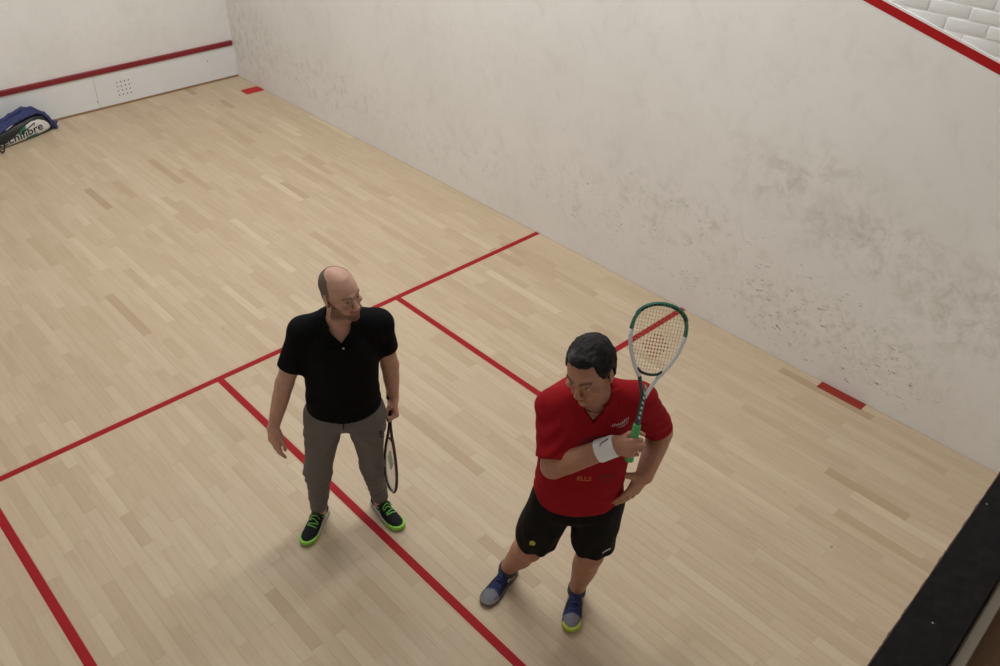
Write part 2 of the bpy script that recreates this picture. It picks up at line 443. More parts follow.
# ---- ceiling lights
M_lampcase = simple('lamp_case', (0.7, 0.7, 0.7), 0.5)
def emis(name, c, s):
    m, nt, b = new_mat(name); b.inputs['Emission Color'].default_value = tuple(c) + (1,); b.inputs['Emission Strength'].default_value = s
    b.inputs['Base Color'].default_value = tuple(c) + (1,); return m
M_tube = emis('fluorescent_tube', (0.95, 0.97, 1.0), 6.0)
PLACE = ['above the middle of the front court', 'above the front right corner', 'above the middle of the court', 'above the short line by the right wall', 'above the back of the half court line', 'above the right service box']
for (x, y), pl in zip(LAMPS, PLACE):
    L = empty('ceiling_light', (x, y, LAMP_Z + 0.05))
    tag(L, 'twin tube fluorescent ceiling light ' + pl, 'ceiling light', 'fluorescent lights on the court ceiling')
    box('housing', (-0.78, 0.78, -0.13, 0.13, 0.06, 0.13), M_lampcase, L, 0.01)
    for s in (-0.06, 0.06):
        v, f = tube_vf([(-0.74, s, 0.03), (0.74, s, 0.03)], 0.013, 10); obj_from('tube', v, f, M_tube, L, True)
    for s in (-0.745, 0.745):
        box('end_cap', (s - 0.012, s + 0.012, -0.08, 0.08, 0.005, 0.06), M_lampcase, L, 0.003)
    ld = bpy.data.lights.new('lamp_glow', 'AREA'); ld.shape = 'RECTANGLE'; ld.size = 1.45; ld.size_y = 0.2; ld.energy = LAMP_POWER; ld.color = (0.955, 0.985, 0.985)
    lo = bpy.data.objects.new('lamp_glow', ld); col.objects.link(lo); lo.parent = L; lo.location = (0, 0, 0.0)

# ================================================================== SCULPTING: distance fields meshed with surface nets
class Field:
    def __init__(s, lo, hi, h):
        s.h = h; s.lo = np.array(lo, np.float32)
        s.n = np.ceil((np.array(hi) - s.lo) / h).astype(int) + 1
        s.f = np.full(s.n, 0.5, np.float32)
        s.ax = [s.lo[i] + h * np.arange(s.n[i], dtype=np.float32) for i in range(3)]
    def sub(s, lo, hi):
        a = np.clip(np.floor((np.array(lo) - s.lo) / s.h).astype(int), 0, s.n)
        b = np.clip(np.ceil((np.array(hi) - s.lo) / s.h).astype(int) + 1, 0, s.n)
        sl = tuple(slice(a[i], b[i]) for i in range(3))
        return sl, s.ax[0][sl[0]][:, None, None], s.ax[1][sl[1]][None, :, None], s.ax[2][sl[2]][None, None, :]
    def apply(s, prim, op='add', k=0.0):
        lo, hi, fn = prim
        m = k + 3 * s.h
        sl, X, Y, Z = s.sub(np.array(lo) - m, np.array(hi) + m)
        if min(sl[i].stop - sl[i].start for i in range(3)) <= 0: return s
        d = np.asarray(fn(X, Y, Z), np.float32)
        f = s.f[sl]
        if op == 'add':
            if k > 0:
                hh = np.clip(0.5 + 0.5 * (f - d) / k, 0, 1); r = f * (1 - hh) + d * hh - k * hh * (1 - hh)
            else: r = np.minimum(f, d)
        elif op == 'cut':
            if k > 0:
                hh = np.clip(0.5 - 0.5 * (f + d) / k, 0, 1); r = f * (1 - hh) - d * hh + k * hh * (1 - hh)
            else: r = np.maximum(f, -d)
        s.f[sl] = r
        return s
    def keep(s, fn):
        """intersect the whole field with a region (fn < 0 is kept)"""
        X, Y, Z = s.ax[0][:, None, None], s.ax[1][None, :, None], s.ax[2][None, None, :]
        np.maximum(s.f, np.asarray(fn(X, Y, Z), np.float32), out=s.f)
        return s
    def mesh(s):
        f = s.f.copy()
        for a in range(3):
            idx = [slice(None)] * 3
            for e in (0, -1): idx[a] = e; f[tuple(idx)] = np.maximum(f[tuple(idx)], s.h)
        ins = f < 0
        n = np.array(f.shape) - 1
        anyc = np.zeros(n, bool); allc = np.ones(n, bool)
        for i in (0, 1):
            for j in (0, 1):
                for k in (0, 1):
                    q = ins[i:n[0] + i, j:n[1] + j, k:n[2] + k]; anyc |= q; allc &= q
        act = anyc & ~allc
        flat = np.flatnonzero(act)
        I = np.stack(np.unravel_index(flat, act.shape), 1)
        c = np.zeros((len(flat), 8), np.float32)
        offs = [(i, j, k) for i in (0, 1) for j in (0, 1) for k in (0, 1)]
        for t, (i, j, k) in enumerate(offs): c[:, t] = f[I[:, 0] + i, I[:, 1] + j, I[:, 2] + k]
        acc = np.zeros((len(flat), 3), np.float32); cnt = np.zeros(len(flat), np.float32)
        for a in range(8):
            for b in range(a + 1, 8):
                d = np.array(offs[b]) - np.array(offs[a])
                if np.abs(d).sum() != 1: continue
                fa, fb = c[:, a], c[:, b]; m = (fa < 0) != (fb < 0)
                t = np.where(m, fa / np.where(m, fa - fb, 1), 0)[:, None]
                acc += np.where(m[:, None], np.array(offs[a], np.float32) + t * d, 0); cnt += m
        V = s.lo + s.h * (I + acc / cnt[:, None])
        quads = []
        for a in range(3):
            b, d = (a + 1) % 3, (a + 2) % 3
            s0 = [slice(None)] * 3; s1 = [slice(None)] * 3
            s0[a] = slice(0, n[a]); s1[a] = slice(1, n[a] + 1)
            for q in (b, d): s0[q] = slice(1, n[q]); s1[q] = slice(1, n[q])
            A = ins[tuple(s0)]; B = ins[tuple(s1)]
            e = np.argwhere(A != B)
            if not len(e): continue
            sign = A[e[:, 0], e[:, 1], e[:, 2]]
            base = e.copy(); base[:, b] += 1; base[:, d] += 1      # grid point index of the edge start
            ids = []
            for db, dd in ((-1, -1), (0, -1), (0, 0), (-1, 0)):
                q = base.copy(); q[:, b] += db; q[:, d] += dd
                fl = (q[:, 0] * n[1] + q[:, 1]) * n[2] + q[:, 2]
                ids.append(np.searchsorted(flat, fl))
            Q = np.stack(ids, 1)
            Q[~sign] = Q[~sign][:, ::-1]
            quads.append(Q)
        return V.astype(np.float32), np.concatenate(quads).astype(np.int32)

def A3(*a): return np.array(a, float)
def cone(a, b, ra, rb):
    a, b = A3(*a), A3(*b); d = b - a; L2 = max(float(d @ d), 1e-9)
    def fn(X, Y, Z):
        t = np.clip(((X - a[0]) * d[0] + (Y - a[1]) * d[1] + (Z - a[2]) * d[2]) / L2, 0, 1)
        return np.sqrt((X - a[0] - t * d[0]) ** 2 + (Y - a[1] - t * d[1]) ** 2 + (Z - a[2] - t * d[2]) ** 2) - (ra + t * (rb - ra))
    r = max(ra, rb)
    return np.minimum(a, b) - r, np.maximum(a, b) + r, fn
def limb(a, b, prof):
    """round limb whose radius follows prof [(t, r), ...] between a and b"""
    a, b = A3(*a), A3(*b); d = b - a; L2 = float(d @ d)
    ts = np.linspace(0, 1, 65); rs = np.interp(ts, [p[0] for p in prof], [p[1] for p in prof])
    for _ in range(2): rs = np.convolve(np.pad(rs, 5, mode='edge'), np.ones(11) / 11, 'valid')
    def fn(X, Y, Z):
        t = np.clip(((X - a[0]) * d[0] + (Y - a[1]) * d[1] + (Z - a[2]) * d[2]) / L2, 0, 1)
        return np.sqrt((X - a[0] - t * d[0]) ** 2 + (Y - a[1] - t * d[1]) ** 2 + (Z - a[2] - t * d[2]) ** 2) - np.interp(t, ts, rs).astype(np.float32)
    r = max(rs)
    return np.minimum(a, b) - r, np.maximum(a, b) + r, fn
def ell(c, r, M=None):
    """ellipsoid; M columns are its axes"""
    c = A3(*c); r = A3(*r); M = np.eye(3) if M is None else np.asarray(M); mr = r.min(); R = r.max()
    def fn(X, Y, Z):
        x, y, z = X - c[0], Y - c[1], Z - c[2]
        u = [(x * M[0, i] + y * M[1, i] + z * M[2, i]) / r[i] for i in range(3)]
        k0 = np.sqrt(u[0] ** 2 + u[1] ** 2 + u[2] ** 2)
        k1 = np.sqrt((u[0] / r[0]) ** 2 + (u[1] / r[1]) ** 2 + (u[2] / r[2]) ** 2) + 1e-6
        return k0 * (k0 - 1) / k1
    return c - R, c + R, fn
def loft(st, p=2.0, O=None, M=None):
    """stations (z, cx, cy_front, cy_back, halfwidth): stacked superellipse sections along local z, frame O, M (columns x, y, z)"""
    st = sorted(st); zs = [q[0] for q in st]
    cx = [q[1] for q in st]; yf = [q[2] for q in st]; yk = [q[3] for q in st]; hw = [q[4] for q in st]
    O = np.zeros(3) if O is None else A3(*O); M = np.eye(3) if M is None else np.asarray(M)
    def fn(X, Y, Z):
        x, y, z = X - O[0], Y - O[1], Z - O[2]
        lx = x * M[0, 0] + y * M[1, 0] + z * M[2, 0]; ly = x * M[0, 1] + y * M[1, 1] + z * M[2, 1]; lz = x * M[0, 2] + y * M[1, 2] + z * M[2, 2]
        I = lambda v: np.interp(lz, zs, v).astype(np.float32)
        F_, K_, H_ = I(yf), I(yk), I(hw)
        cy = (F_ + K_) / 2; dy = (F_ - K_) / 2
        a = np.abs((lx - I(cx)) / H_); b = np.abs((ly - cy) / dy)
        k = (a ** p + b ** p) ** (1.0 / p)
        d = (k - 1) * np.minimum(H_, dy)
        return np.maximum(d, np.maximum(zs[0] - lz, lz - zs[-1]))
    m = max(max(hw), max(abs(v) for v in yf + yk)) + max(abs(v) for v in cx)
    crn = [O + M @ A3(sx * m, sy * m, z) for sx in (-1, 1) for sy in (-1, 1) for z in (zs[0], zs[-1])]
    return np.min(crn, 0), np.max(crn, 0), fn
def rot_axis(v, ax, ang):
    ax = ax / np.linalg.norm(ax); c, s = math.cos(ang), math.sin(ang)
    return v * c + np.cross(ax, v) * s + ax * (ax @ v) * (1 - c)
def unit(v): v = np.asarray(v, float); return v / np.linalg.norm(v)
def normals(V, Q):
    a = V[Q[:, 2]] - V[Q[:, 0]]; b = V[Q[:, 3]] - V[Q[:, 1]]; n = np.cross(a, b)
    N = np.zeros_like(V)
    for k in range(4): np.add.at(N, Q[:, k], n)
    return N / (np.linalg.norm(N, axis=1, keepdims=True) + 1e-12)
def relax(V, Q, it=2, lam=0.5):
    e = np.concatenate([Q[:, [0, 1]], Q[:, [1, 2]], Q[:, [2, 3]], Q[:, [3, 0]]])
    for _ in range(it):
        S = np.zeros_like(V); c = np.zeros(len(V), np.float32)
        np.add.at(S, e[:, 0], V[e[:, 1]]); np.add.at(c, e[:, 0], 1); np.add.at(S, e[:, 1], V[e[:, 0]]); np.add.at(c, e[:, 1], 1)
        V = V + lam * (S / c[:, None] - V)
    return V
_lat = rng.random((32, 32, 32)).astype(np.float32)
def vnoise(P, sc=1.0, seed=0):
    p = np.asarray(P) * sc + seed * 7.31
    i = np.floor(p).astype(int); t = p - i; t = t * t * (3 - 2 * t); r = 0
    for a in (0, 1):
        for b in (0, 1):
            for c in (0, 1):
                wgt = (t[:, 0] if a else 1 - t[:, 0]) * (t[:, 1] if b else 1 - t[:, 1]) * (t[:, 2] if c else 1 - t[:, 2])
                r = r + wgt * _lat[(i[:, 0] + a) & 31, (i[:, 1] + b) & 31, (i[:, 2] + c) & 31]
    return r * 2 - 1
def sstep(x, a, b):
    t = np.clip((x - a) / (b - a), 0, 1); return t * t * (3 - 2 * t)
def paint(C, mask, colr):
    C[:] = C * (1 - mask[:, None]) + np.array(colr) * mask[:, None]

def hand(fl, wrist, d, n, side, curl, thumb, sc=1.0, spread=0.0, k=0.006):
    """wrist point, d towards the knuckles, n the way the palm faces, side = unit vector to the thumb side.
    curl: per finger (index..little) three joint angles in degrees; thumb: (out, forward, in) mix for its two bones.
    Returns fingertip/joint points."""
    d = unit(d); n = unit(n - d * (n @ d)); s = unit(side - d * (side @ d) - n * (side @ n))
    W0 = A3(*wrist); prim = []
    lat = (0.029, 0.010, -0.009, -0.027); base = (0.088, 0.092, 0.087, 0.078)
    ph = ((.044, .026, .021), (.048, .029, .022), (.044, .027, .021), (.034, .021, .018)); rad = (.0098, .0100, .0095, .0083)
    joints = []
    for i in range(4):
        kn = W0 + sc * (d * base[i] + s * lat[i])
        fl.apply(cone(W0 + sc * (s * lat[i] * 0.55 + d * 0.005), kn, 0.0175 * sc, 0.0118 * sc), 'add', 0.014 * sc)
    fl.apply(ell(W0 + sc * (d * 0.045 + n * 0.008), (0.033 * sc, 0.042 * sc, 0.016 * sc), np.stack([s, d, n], 1)), 'add', 0.012 * sc)
    # thumb muscle
    tb = W0 + sc * (d * 0.018 + s * 0.020 + n * 0.010)
    fl.apply(cone(tb, tb + sc * .042 * unit(s * thumb[0][0] + d * thumb[0][1] + n * thumb[0][2]), 0.0165 * sc, 0.013 * sc), 'add', 0.012 * sc)
    p0 = tb; rr = (0.0125, 0.0108, 0.0098, 0.0082)
    for j, (L) in enumerate((0.046, 0.034, 0.026)):
        q = thumb[min(j, len(thumb) - 1)]
        dv = unit(s * q[0] + d * q[1] + n * q[2])
        p1 = p0 + dv * L * sc
        fl.apply(cone(p0, p1, rr[j] * sc, rr[j + 1] * sc), 'add', 0.004 if j else 0.008); p0 = p1
    joints.append(p0)
    for i in range(4):
        kn = W0 + sc * (d * base[i] + s * lat[i]); ang = 0; p0 = kn
        fd = unit(d + s * spread * (1.2, 0.35, -0.4, -1.2)[i])
        axis = np.cross(fd, n); J = [kn]
        for j in range(3):
            ang += math.radians(curl[i][j])
            dv = rot_axis(fd, axis, ang)
            p1 = p0 + dv * ph[i][j] * sc
            r0 = rad[i] * (1.0, .93, .86)[j] * sc; r1 = rad[i] * (.93, .86, .76)[j] * sc
            fl.apply(cone(p0, p1, r0, r1), 'add', k * 0.5 if j else k); p0 = p1; J.append(p1)
        joints.append(J)
    return joints

# ---- heads (local frame: x = the person's right, y = forwards, z = up, origin between the ears at eye height)
def head_frame(fwd, up):
    y = unit(fwd); z = unit(np.asarray(up, float) - y * (np.asarray(up, float) @ y)); x = np.cross(y, z)
    return np.stack([x, y, z], 1)
def sculpt_head(fl, O, M, jaw=1.0, wide=1.0, fat=0.0, sc=1.0):
    O = A3(*O); P = lambda x, y, z: O + M @ A3(x * wide, y, z) * sc
    E = lambda c, r, op='add', k=0.01: fl.apply(ell(P(*c), np.array(r) * sc, M), op, k * sc)
    C_ = lambda a, b, ra, rb, op='add', k=0.006: fl.apply(cone(P(*a), P(*b), ra * sc, rb * sc), op, k * sc)
    E((0, -0.014, 0.036), (0.077 * wide, 0.099, 0.088))
    st = [(-0.122, 0, .078, .035, .020), (-0.112, 0, .088, .022, .032), (-0.095, 0, .091, 0.0, .043), (-0.07, 0, .089, -.025, .053 + fat), (-0.04, 0, .089, -.05, .060 + fat),
          (-0.01, 0, .089, -.06, .066), (0.03, 0, .090, -.06, .067), (0.05, 0, .083, -.06, .060), (0.07, 0, .068, -.06, .046), (0.09, 0, .04, -.05, .03)]
    fl.apply(loft([tuple(q * sc for q in t_) for t_ in st], 2.2, O, M), 'add', 0.020)
    E((0, .082, -.108), (.020, .014, .014), k=.012)                    # chin
    for s in (-1, 1):
        E((s * .047, .062, -.030), (.020 + fat, .022, .017), k=.014)     # cheekbone
        E((s * .048, .040, -.080), (.014, .034, .022), k=.015)           # jaw corner
        C_((s * .010, .093, .020), (s * .048, .074, .022), .0085, .0075, k=.010)   # brow
        E((s * .031, .100, -.001), (.017, .014, .0105), 'cut', .010)     # socket
        E((s * .031, .0755, -.001), (.0135, .0135, .0125), k=.002)       # eye
        C_((s * .019, .0870, .0075), (s * .044, .0790, .006), .0042, .004, k=.003)   # upper lid
        C_((s * .020, .0865, -.0095), (s * .043, .0795, -.009), .0035, .0035, k=.004)
        E((s * .012, .103, -.043), (.0085, .011, .0075), k=.006)         # nostril wing
        # ear
        Me = M @ np.array([[math.cos(s * .35), math.sin(s * .35), 0], [-math.sin(s * .35), math.cos(s * .35), 0], [0, 0, 1]])
        fl.apply(ell(P(s * .080, -.012, -.006), np.array((.0075, .020, .033)) * sc, Me), 'add', .006)
        fl.apply(ell(P(s * .089, -.006, -.004), np.array((.006, .011, .018)) * sc, Me), 'cut', .004)
        fl.apply(ell(P(s * .076, -.004, -.034), np.array((.006, .010, .011)) * sc, M), 'add', .005)
    C_((0, .090, .012), (0, .110, -.034), .0075, .0105, k=.008)          # nose
    E((0, .1115, -.038), (.0105, .010, .009), k=.006)
    C_((-.017, .088, -.068), (.017, .088, -.068), .0075, .0075, k=.006)    # lips
    C_((-.015, .086, -.080), (.015, .086, -.080), .0080, .0080, k=.006)
    C_((-.022, .0935, -.0735), (0, .0965, -.0735), .0022, .0022, 'cut', .003); C_((0, .0965, -.0735), (.022, .0935, -.0735), .0022, .0022, 'cut', .003)
def head_local(V, O, M): return (V - np.asarray(O, np.float32)) @ M.astype(np.float32)
def paint_face(C, L, wide, beard, brow, skin):
    """natural colours of a face (lips, brows, eyes, beard shadow), plus painted shade in mouth line and nostrils"""
    x, y, z = L[:, 0] / wide, L[:, 1], L[:, 2]; ax = np.abs(x)
    face = (y > 0.02) & (np.abs(z) < .16) & (ax < .1)
    f = face.astype(np.float32)
    warm = np.exp(-((ax - .045) ** 2 + (z + .04) ** 2) / .0008) + np.exp(-(ax ** 2 + (z + .038) ** 2) / .0003)
    paint(C, 0.35 * f * np.clip(warm, 0, 1), np.array(skin) * (1.05, .78, .75))
    if beard:
        bz = -0.056 - 0.018 * np.exp(-((ax - .035) / .018) ** 2) + .03 * sstep(ax, .048, .066)
        fb_ = ((y > -.012 + .3 * np.clip(z + .06, -.05, .05)) & (np.abs(z) < .16) & (ax < .1)).astype(np.float32)
        b = fb_ * sstep(bz - z, -.004, .008) * (1 - np.exp(-(ax / .021) ** 4 - ((z + .074) / .009) ** 4)) * (1 - sstep(-z, .112, .15))
        # moustache
        b = np.maximum(b, f * np.exp(-((z + .059) / .006) ** 2) * (ax < .026) * (y > .07))
        paint(C, beard[1] * np.clip(b, 0, 1), beard[0])
    lip = f * np.exp(-(ax / .023) ** 4) * np.exp(-((z + .074) / .0105) ** 4) * (y > .075)
    paint(C, 0.7 * lip, np.array(skin) * (0.92, .55, .55))
    paint(C, 0.85 * f * np.exp(-(ax / .022) ** 4) * np.exp(-((z + .0735) / .0026) ** 2) * (y > .075), np.array(skin) * .25)  # shade between the lips, painted into the colour
    br = f * (ax > .009) * (ax < .052) * np.exp(-((z - .0225 - .006 * np.sin((ax - .01) / .042 * 2.4)) / .0052) ** 2) * (y > .055)
    paint(C, 0.85 * br, brow)
    eye = f * ((ax - .031) ** 2 / .0115 ** 2 + (z + .0012) ** 2 / .0052 ** 2 < 1) * (y > .07)
    paint(C, eye, (0.42, 0.38, 0.35))
    paint(C, eye * ((ax - .031) ** 2 + (z + .001) ** 2 < .0052 ** 2), (0.035, 0.025, 0.02))
    lash = f * np.exp(-((z - .0055) / .0022) ** 2) * (np.abs(ax - .031) < .0135) * (y > .07)
    paint(C, 0.8 * lash, np.array(brow) * .6)
    nos = f * ((ax - .008) ** 2 / .0045 ** 2 + (z + .047) ** 2 / .003 ** 2 < 1) * (y > .095)
    paint(C, 0.85 * nos, np.array(skin) * .2)  # nostrils are closed; the dark inside them is painted shade

def sculpt_shoe(O, ang, L=0.285, hf=0.0028):
    """fields of a sports shoe: upper and sole; local y runs heel to toe, O on the floor below the ankle"""
    c, s = math.cos(ang), math.sin(ang)
    M = np.array([[c, -s, 0], [s, c, 0], [0, 0, 1.0]])
    # map (x, z, y) for a loft that runs along y
    Mf = np.stack([M[:, 0], M[:, 2], M[:, 1]], 1)
    O = A3(*O); k = L / 0.285
    pr = [(-.070, .020, .050), (-.060, .030, .078), (-.03, .035, .088), (0.0, .036, .088), (.04, .037, .078), (.075, .042, .066), (.115, .046, .054), (.155, .046, .046), (.185, .041, .040), (.205, .031, .034), (.214, .016, .028)]
    up = loft([(y * k, 0.004 * (y > .05), h * 1.0, -0.02, w * k) for y, w, h in pr], 2.4, O, Mf)
    lo = O + M @ A3(-.09, -.10, 0); R = 0.33
    f1 = Field(O - (R, R, .01), O + (R, R, .14), hf); f1.apply(up)
    f1.apply(ell(O + M @ A3(0, -0.01, .115), (.036, .05, .04), M), 'cut', .008)      # ankle opening
    f1.apply(ell(O + M @ A3(0.002, .045, .083), (.022, .045, .012), np.stack([M[:, 0], unit(M[:, 1] - .35 * M[:, 2]), unit(M[:, 2] + .35 * M[:, 1])], 1)), 'add', .01)   # tongue ridge
    f1.keep(lambda X, Y, Z: 0.018 - Z + 0 * X)
    f2 = Field(O - (R, R, .01), O + (R, R, .06), hf)
    sp = [(-.078, .012), (-.070, .028), (-.05, .038), (0, .040), (.04, .040), (.08, .045), (.12, .050), (.16, .050), (.19, .044), (.21, .032), (.220, .015)]
    sole = loft([(y * k, 0.004 * (y > .05), .5, -.5, w * k) for y, w in sp], 2.0, O, Mf)
    slo, shi = O - (R, R, .01), O + (R, R, .06)
    def sf(X, Y, Z):
        x, y = X - O[0], Y - O[1]
        lx = x * M[0, 0] + y * M[1, 0]; ly = x * M[0, 1] + y * M[1, 1]
        w = np.interp(ly, [q[0] * k for q in sp], [q[1] * k for q in sp])
        side = np.abs(lx - 0.004 * sstep(ly, .0, .08)) - w
        side = np.maximum(side, np.maximum(-.080 * k - ly, ly - .222 * k))
        rise = np.interp(ly, [-.08, -.03, .06, .14, .22], [.036, .033, .028, .025, .034])
        lowr = np.interp(ly, [.15, .22], [0.001, .010])
        dd = np.maximum(side, np.maximum(Z - O[2] - rise, lowr + O[2] - Z))
        return dd
    f2.apply((slo, shi, sf))
    return f1, f2, M

# ================================================================== PEOPLE
def cutlimb(a, b, prof, flat=0.0):
    """limb with a flat end at b"""
    lo, hi, fn = limb(a, b, prof); a, b = A3(*a), A3(*b); u = unit(b - a)
    def g(X, Y, Z): return np.maximum(fn(X, Y, Z), (X - b[0]) * u[0] + (Y - b[1]) * u[1] + (Z - b[2]) * u[2])
    return lo, hi, g
def lerp(a, b, t): return A3(*a) * (1 - t) + A3(*b) * t
def finish(name, fl, mat, parent, colors=None, it=1, disp=None):
    V, Q = fl.mesh()
    V = relax(V, Q, it)
    if disp is not None:
        N = normals(V, Q); V = V + N * disp(V, N)[:, None]
        V = V.astype(np.float32)
    C = None
    if colors is not None:
        C = colors(V, normals(V, Q))
    o = obj_from(name, V, Q, mat, parent, True, C)
    o['_b'] = 0; del o['_b']
    return o, V, Q
def sub_mesh(name, pts, rad, mat, parent, n=8, smooth=True):
    v, f = tube_vf(pts, rad, n); return obj_from(name, v, f, mat, parent, smooth)
def bvh(V, Q): return BVHTree.FromPolygons([tuple(v) for v in V], [tuple(q) for q in Q])
def decal(name, shape, tree, O, ex, ey, mat, parent, off=0.0012, cast=0.3):
    """flat print wrapped on a garment: 2-D shape (verts, faces) thrown along -(ex x ey) on to the cloth"""
    ex, ey = unit(ex), unit(ey); n = np.cross(ex, ey); V = []
    for x, y in shape[0]:
        p = A3(*O) + ex * x + ey * y
        hit = tree.ray_cast(Vector(p + n * cast), Vector(-n), cast * 3)
        q = np.array(hit[0]) + n * off if hit[0] is not None else p
        V.append(tuple(q))
    return obj_from(name, V, shape[1], mat, parent)
def text_shape(body, size, bold=0.0, width=1.0, shear=0.0):
    c = bpy.data.curves.new('txt', 'FONT'); c.body = body; c.size = size; c.offset = bold; c.shear = shear; c.resolution_u = 3
    c.align_x = 'CENTER'; c.align_y = 'CENTER'
    o = bpy.data.objects.new('txt', c); col.objects.link(o)
    dg = bpy.context.evaluated_depsgraph_get(); me = o.evaluated_get(dg).to_mesh()
    bm = bmesh.new(); bm.from_mesh(me)
    bmesh.ops.triangulate(bm, faces=bm.faces[:])
    lim = size * 0.35
    for _ in range(2):
        le = [e for e in bm.edges if e.calc_length() > lim]
        if le: bmesh.ops.subdivide_edges(bm, edges=le, cuts=1)
    bmesh.ops.triangulate(bm, faces=bm.faces[:])
    V = [(v.co.x * width, v.co.y) for v in bm.verts]; bm.verts.index_update(); F_ = [tuple(v.index for v in f.verts) for f in bm.faces]
    bm.free(); o.evaluated_get(dg).to_mesh_clear(); bpy.data.objects.remove(o); bpy.data.curves.remove(c)
    return V, F_
def poly_shape(pts): return list(pts), [tuple(range(len(pts)))]
def strip_shape(pts, wd):
    """ribbon along a polyline; wd one width per point"""
    P = [Vector(p) for p in pts]; V = []
    for i, p in enumerate(P):
        t = (P[min(i + 1, len(P) - 1)] - P[max(i - 1, 0)]).normalized(); nn = Vector((-t.y, t.x)) * wd[i] / 2
        V += [tuple(p + nn), tuple(p - nn)]
    return V, [(2 * i, 2 * i + 1, 2 * i + 3, 2 * i + 2) for i in range(len(P) - 1)]
def dir_local(v, ang):
    f = A3(math.cos(ang), math.sin(ang), 0); r = A3(f[1], -f[0], 0)
    v = np.asarray(v, float); return A3(v @ r, v @ f, v[2])
def pt_local(p, base, ang): return dir_local(A3(*p) - A3(base[0], base[1], 0), ang)

HB = 0.0033                      # voxel of bodies
M_skin = vcol_mat('skin', 0.5, 0.35, sss=0.12, namp=0.07, nscale=30, bstr=0.08, bscale=180)
M_hairshort = vcol_mat('cropped_hair', 0.85, 0.2, namp=0.35, nscale=420)
M_hairdark = vcol_mat('dark_hair', 0.7, 0.2, namp=0.3, nscale=220, bstr=0.6, bscale=330)
def shoe_objs(parent, O, ang, mat, upper_col, sole_col, L):
    f1, f2, M = sculpt_shoe(O, ang, L)
    loc = lambda V: (V - np.asarray(O, np.float32)) @ M.astype(np.float32)
    up, V, Q = finish('shoe', f1, mat, parent, lambda V, N: upper_col(loc(V)), 1)
    sl, _, _ = finish('sole', f2, mat, up, lambda V, N: sole_col(loc(V)), 1)
    return up, M, bvh(V, Q)

# ---------------------------------------------------------------- the man in black
A1 = math.radians(235); B1 = (3.12, -7.2)
p1 = empty('person', (B1[0], B1[1], 0), A1 - math.pi / 2)
tag(p1, 'man in black polo shirt and grey sweatpants looking aside, holding a racket head down', 'person')
J = dict(hipR=(0.059, 0.075, 0.926), hipL=(-0.13, 0.075, 0.927), kneR=(0.144, 0.045, 0.501), kneL=(-0.149, 0.028, 0.496), ankR=(0.184, -0.062, 0.09), ankL=(-0.169, -0.097, 0.09),
         neck=(-0.057, 0.070, 1.49), shR=(0.118, 0.055, 1.435), shL=(-0.244, 0.045, 1.446), elR=(0.24, 0.085, 1.150), elL=(-0.284, 0.002, 1.155), wrR=(0.322, 0.146, 0.912), wrL=(-0.290, -0.045, 0.893))
SK1 = (0.45, 0.25, 0.18)
fw = dir_local((0.08, -1.0, 0.0), A1); upv = dir_local((-0.10, 0.05, 1.0), A1)
H1 = A3(-0.082, 0.100, 1.672); HM1 = head_frame(fw, upv)
def legs(fl, J, th, kn, ca, an, k=0.03):
    for s in 'RL':
        fl.apply(limb(J['hip' + s], J['kne' + s], [(0, th), (.35, th * .95), (.8, kn * 1.08), (1, kn)]), 'add', k)
        fl.apply(limb(J['kne' + s], J['ank' + s], [(0, kn), (.12, kn * .94), (.32, ca), (.55, ca * .88), (.85, an * 1.05), (1, an)]), 'add', 0.02)
        q = lerp(J['kne' + s], J['ank' + s], .3) + A3(0, -0.018, 0)
        fl.apply(ell(q, (ca * .8, ca * .75, .11)), 'add', .03)
        fl.apply(ell(A3(*J['kne' + s]) + A3(0, kn * .45, 0), (kn * .7, kn * .6, kn * .9)), 'add', .03)
        a = A3(*J['ank' + s]); fl.apply(cone(a, a - A3(0, 0, .05), an, an * 1.05), 'add', .01)
def arms(fl, J, up, el, fo, wr):
    for s in 'RL':
        fl.apply(limb(J['sh' + s], J['el' + s], [(0, up * 1.15), (.3, up * 1.05), (.6, up), (1, el)]), 'add', 0.03)
        fl.apply(limb(J['el' + s], J['wr' + s], [(0, el), (.22, fo), (.5, fo * .9), (.85, wr * 1.08), (1, wr)]), 'add', 0.02)
f = Field((-0.46, -0.22, 0.03), (0.46, 0.36, 1.84), HB)
cy = 0.068
f.apply(loft([(.865, -.035, cy + .085, cy - .10, .14), (.92, -.035, cy + .105, cy - .12, .168), (1.05, -.038, cy + .11, cy - .10, .158), (1.16, -.042, cy + .115, cy - .10, .160),
              (1.30, -.05, cy + .112, cy - .115, .172), (1.38, -.054, cy + .095, cy - .115, .162), (1.45, -.056, cy + .06, cy - .095, .115), (1.52, -.057, cy + .035, cy - .065, .065)], 2.2), 'add', 0.0)
legs(f, J, .080, .054, .045, .036)
arms(f, J, .050, .043, .045, .029)
for s in 'RL': f.apply(cone(A3(*J['neck']) + A3(0, -.015, .005), A3(*J['sh' + s]) + A3(0, -.005, -.006), .046, .052), 'add', .04)
f.apply(cone(A3(*J['neck']) + A3(0, -.015, -.05), H1 + HM1 @ A3(0, -.022, -.055), .064, .058), 'add', 0.025)
sculpt_head(f, H1, HM1, wide=1.0)
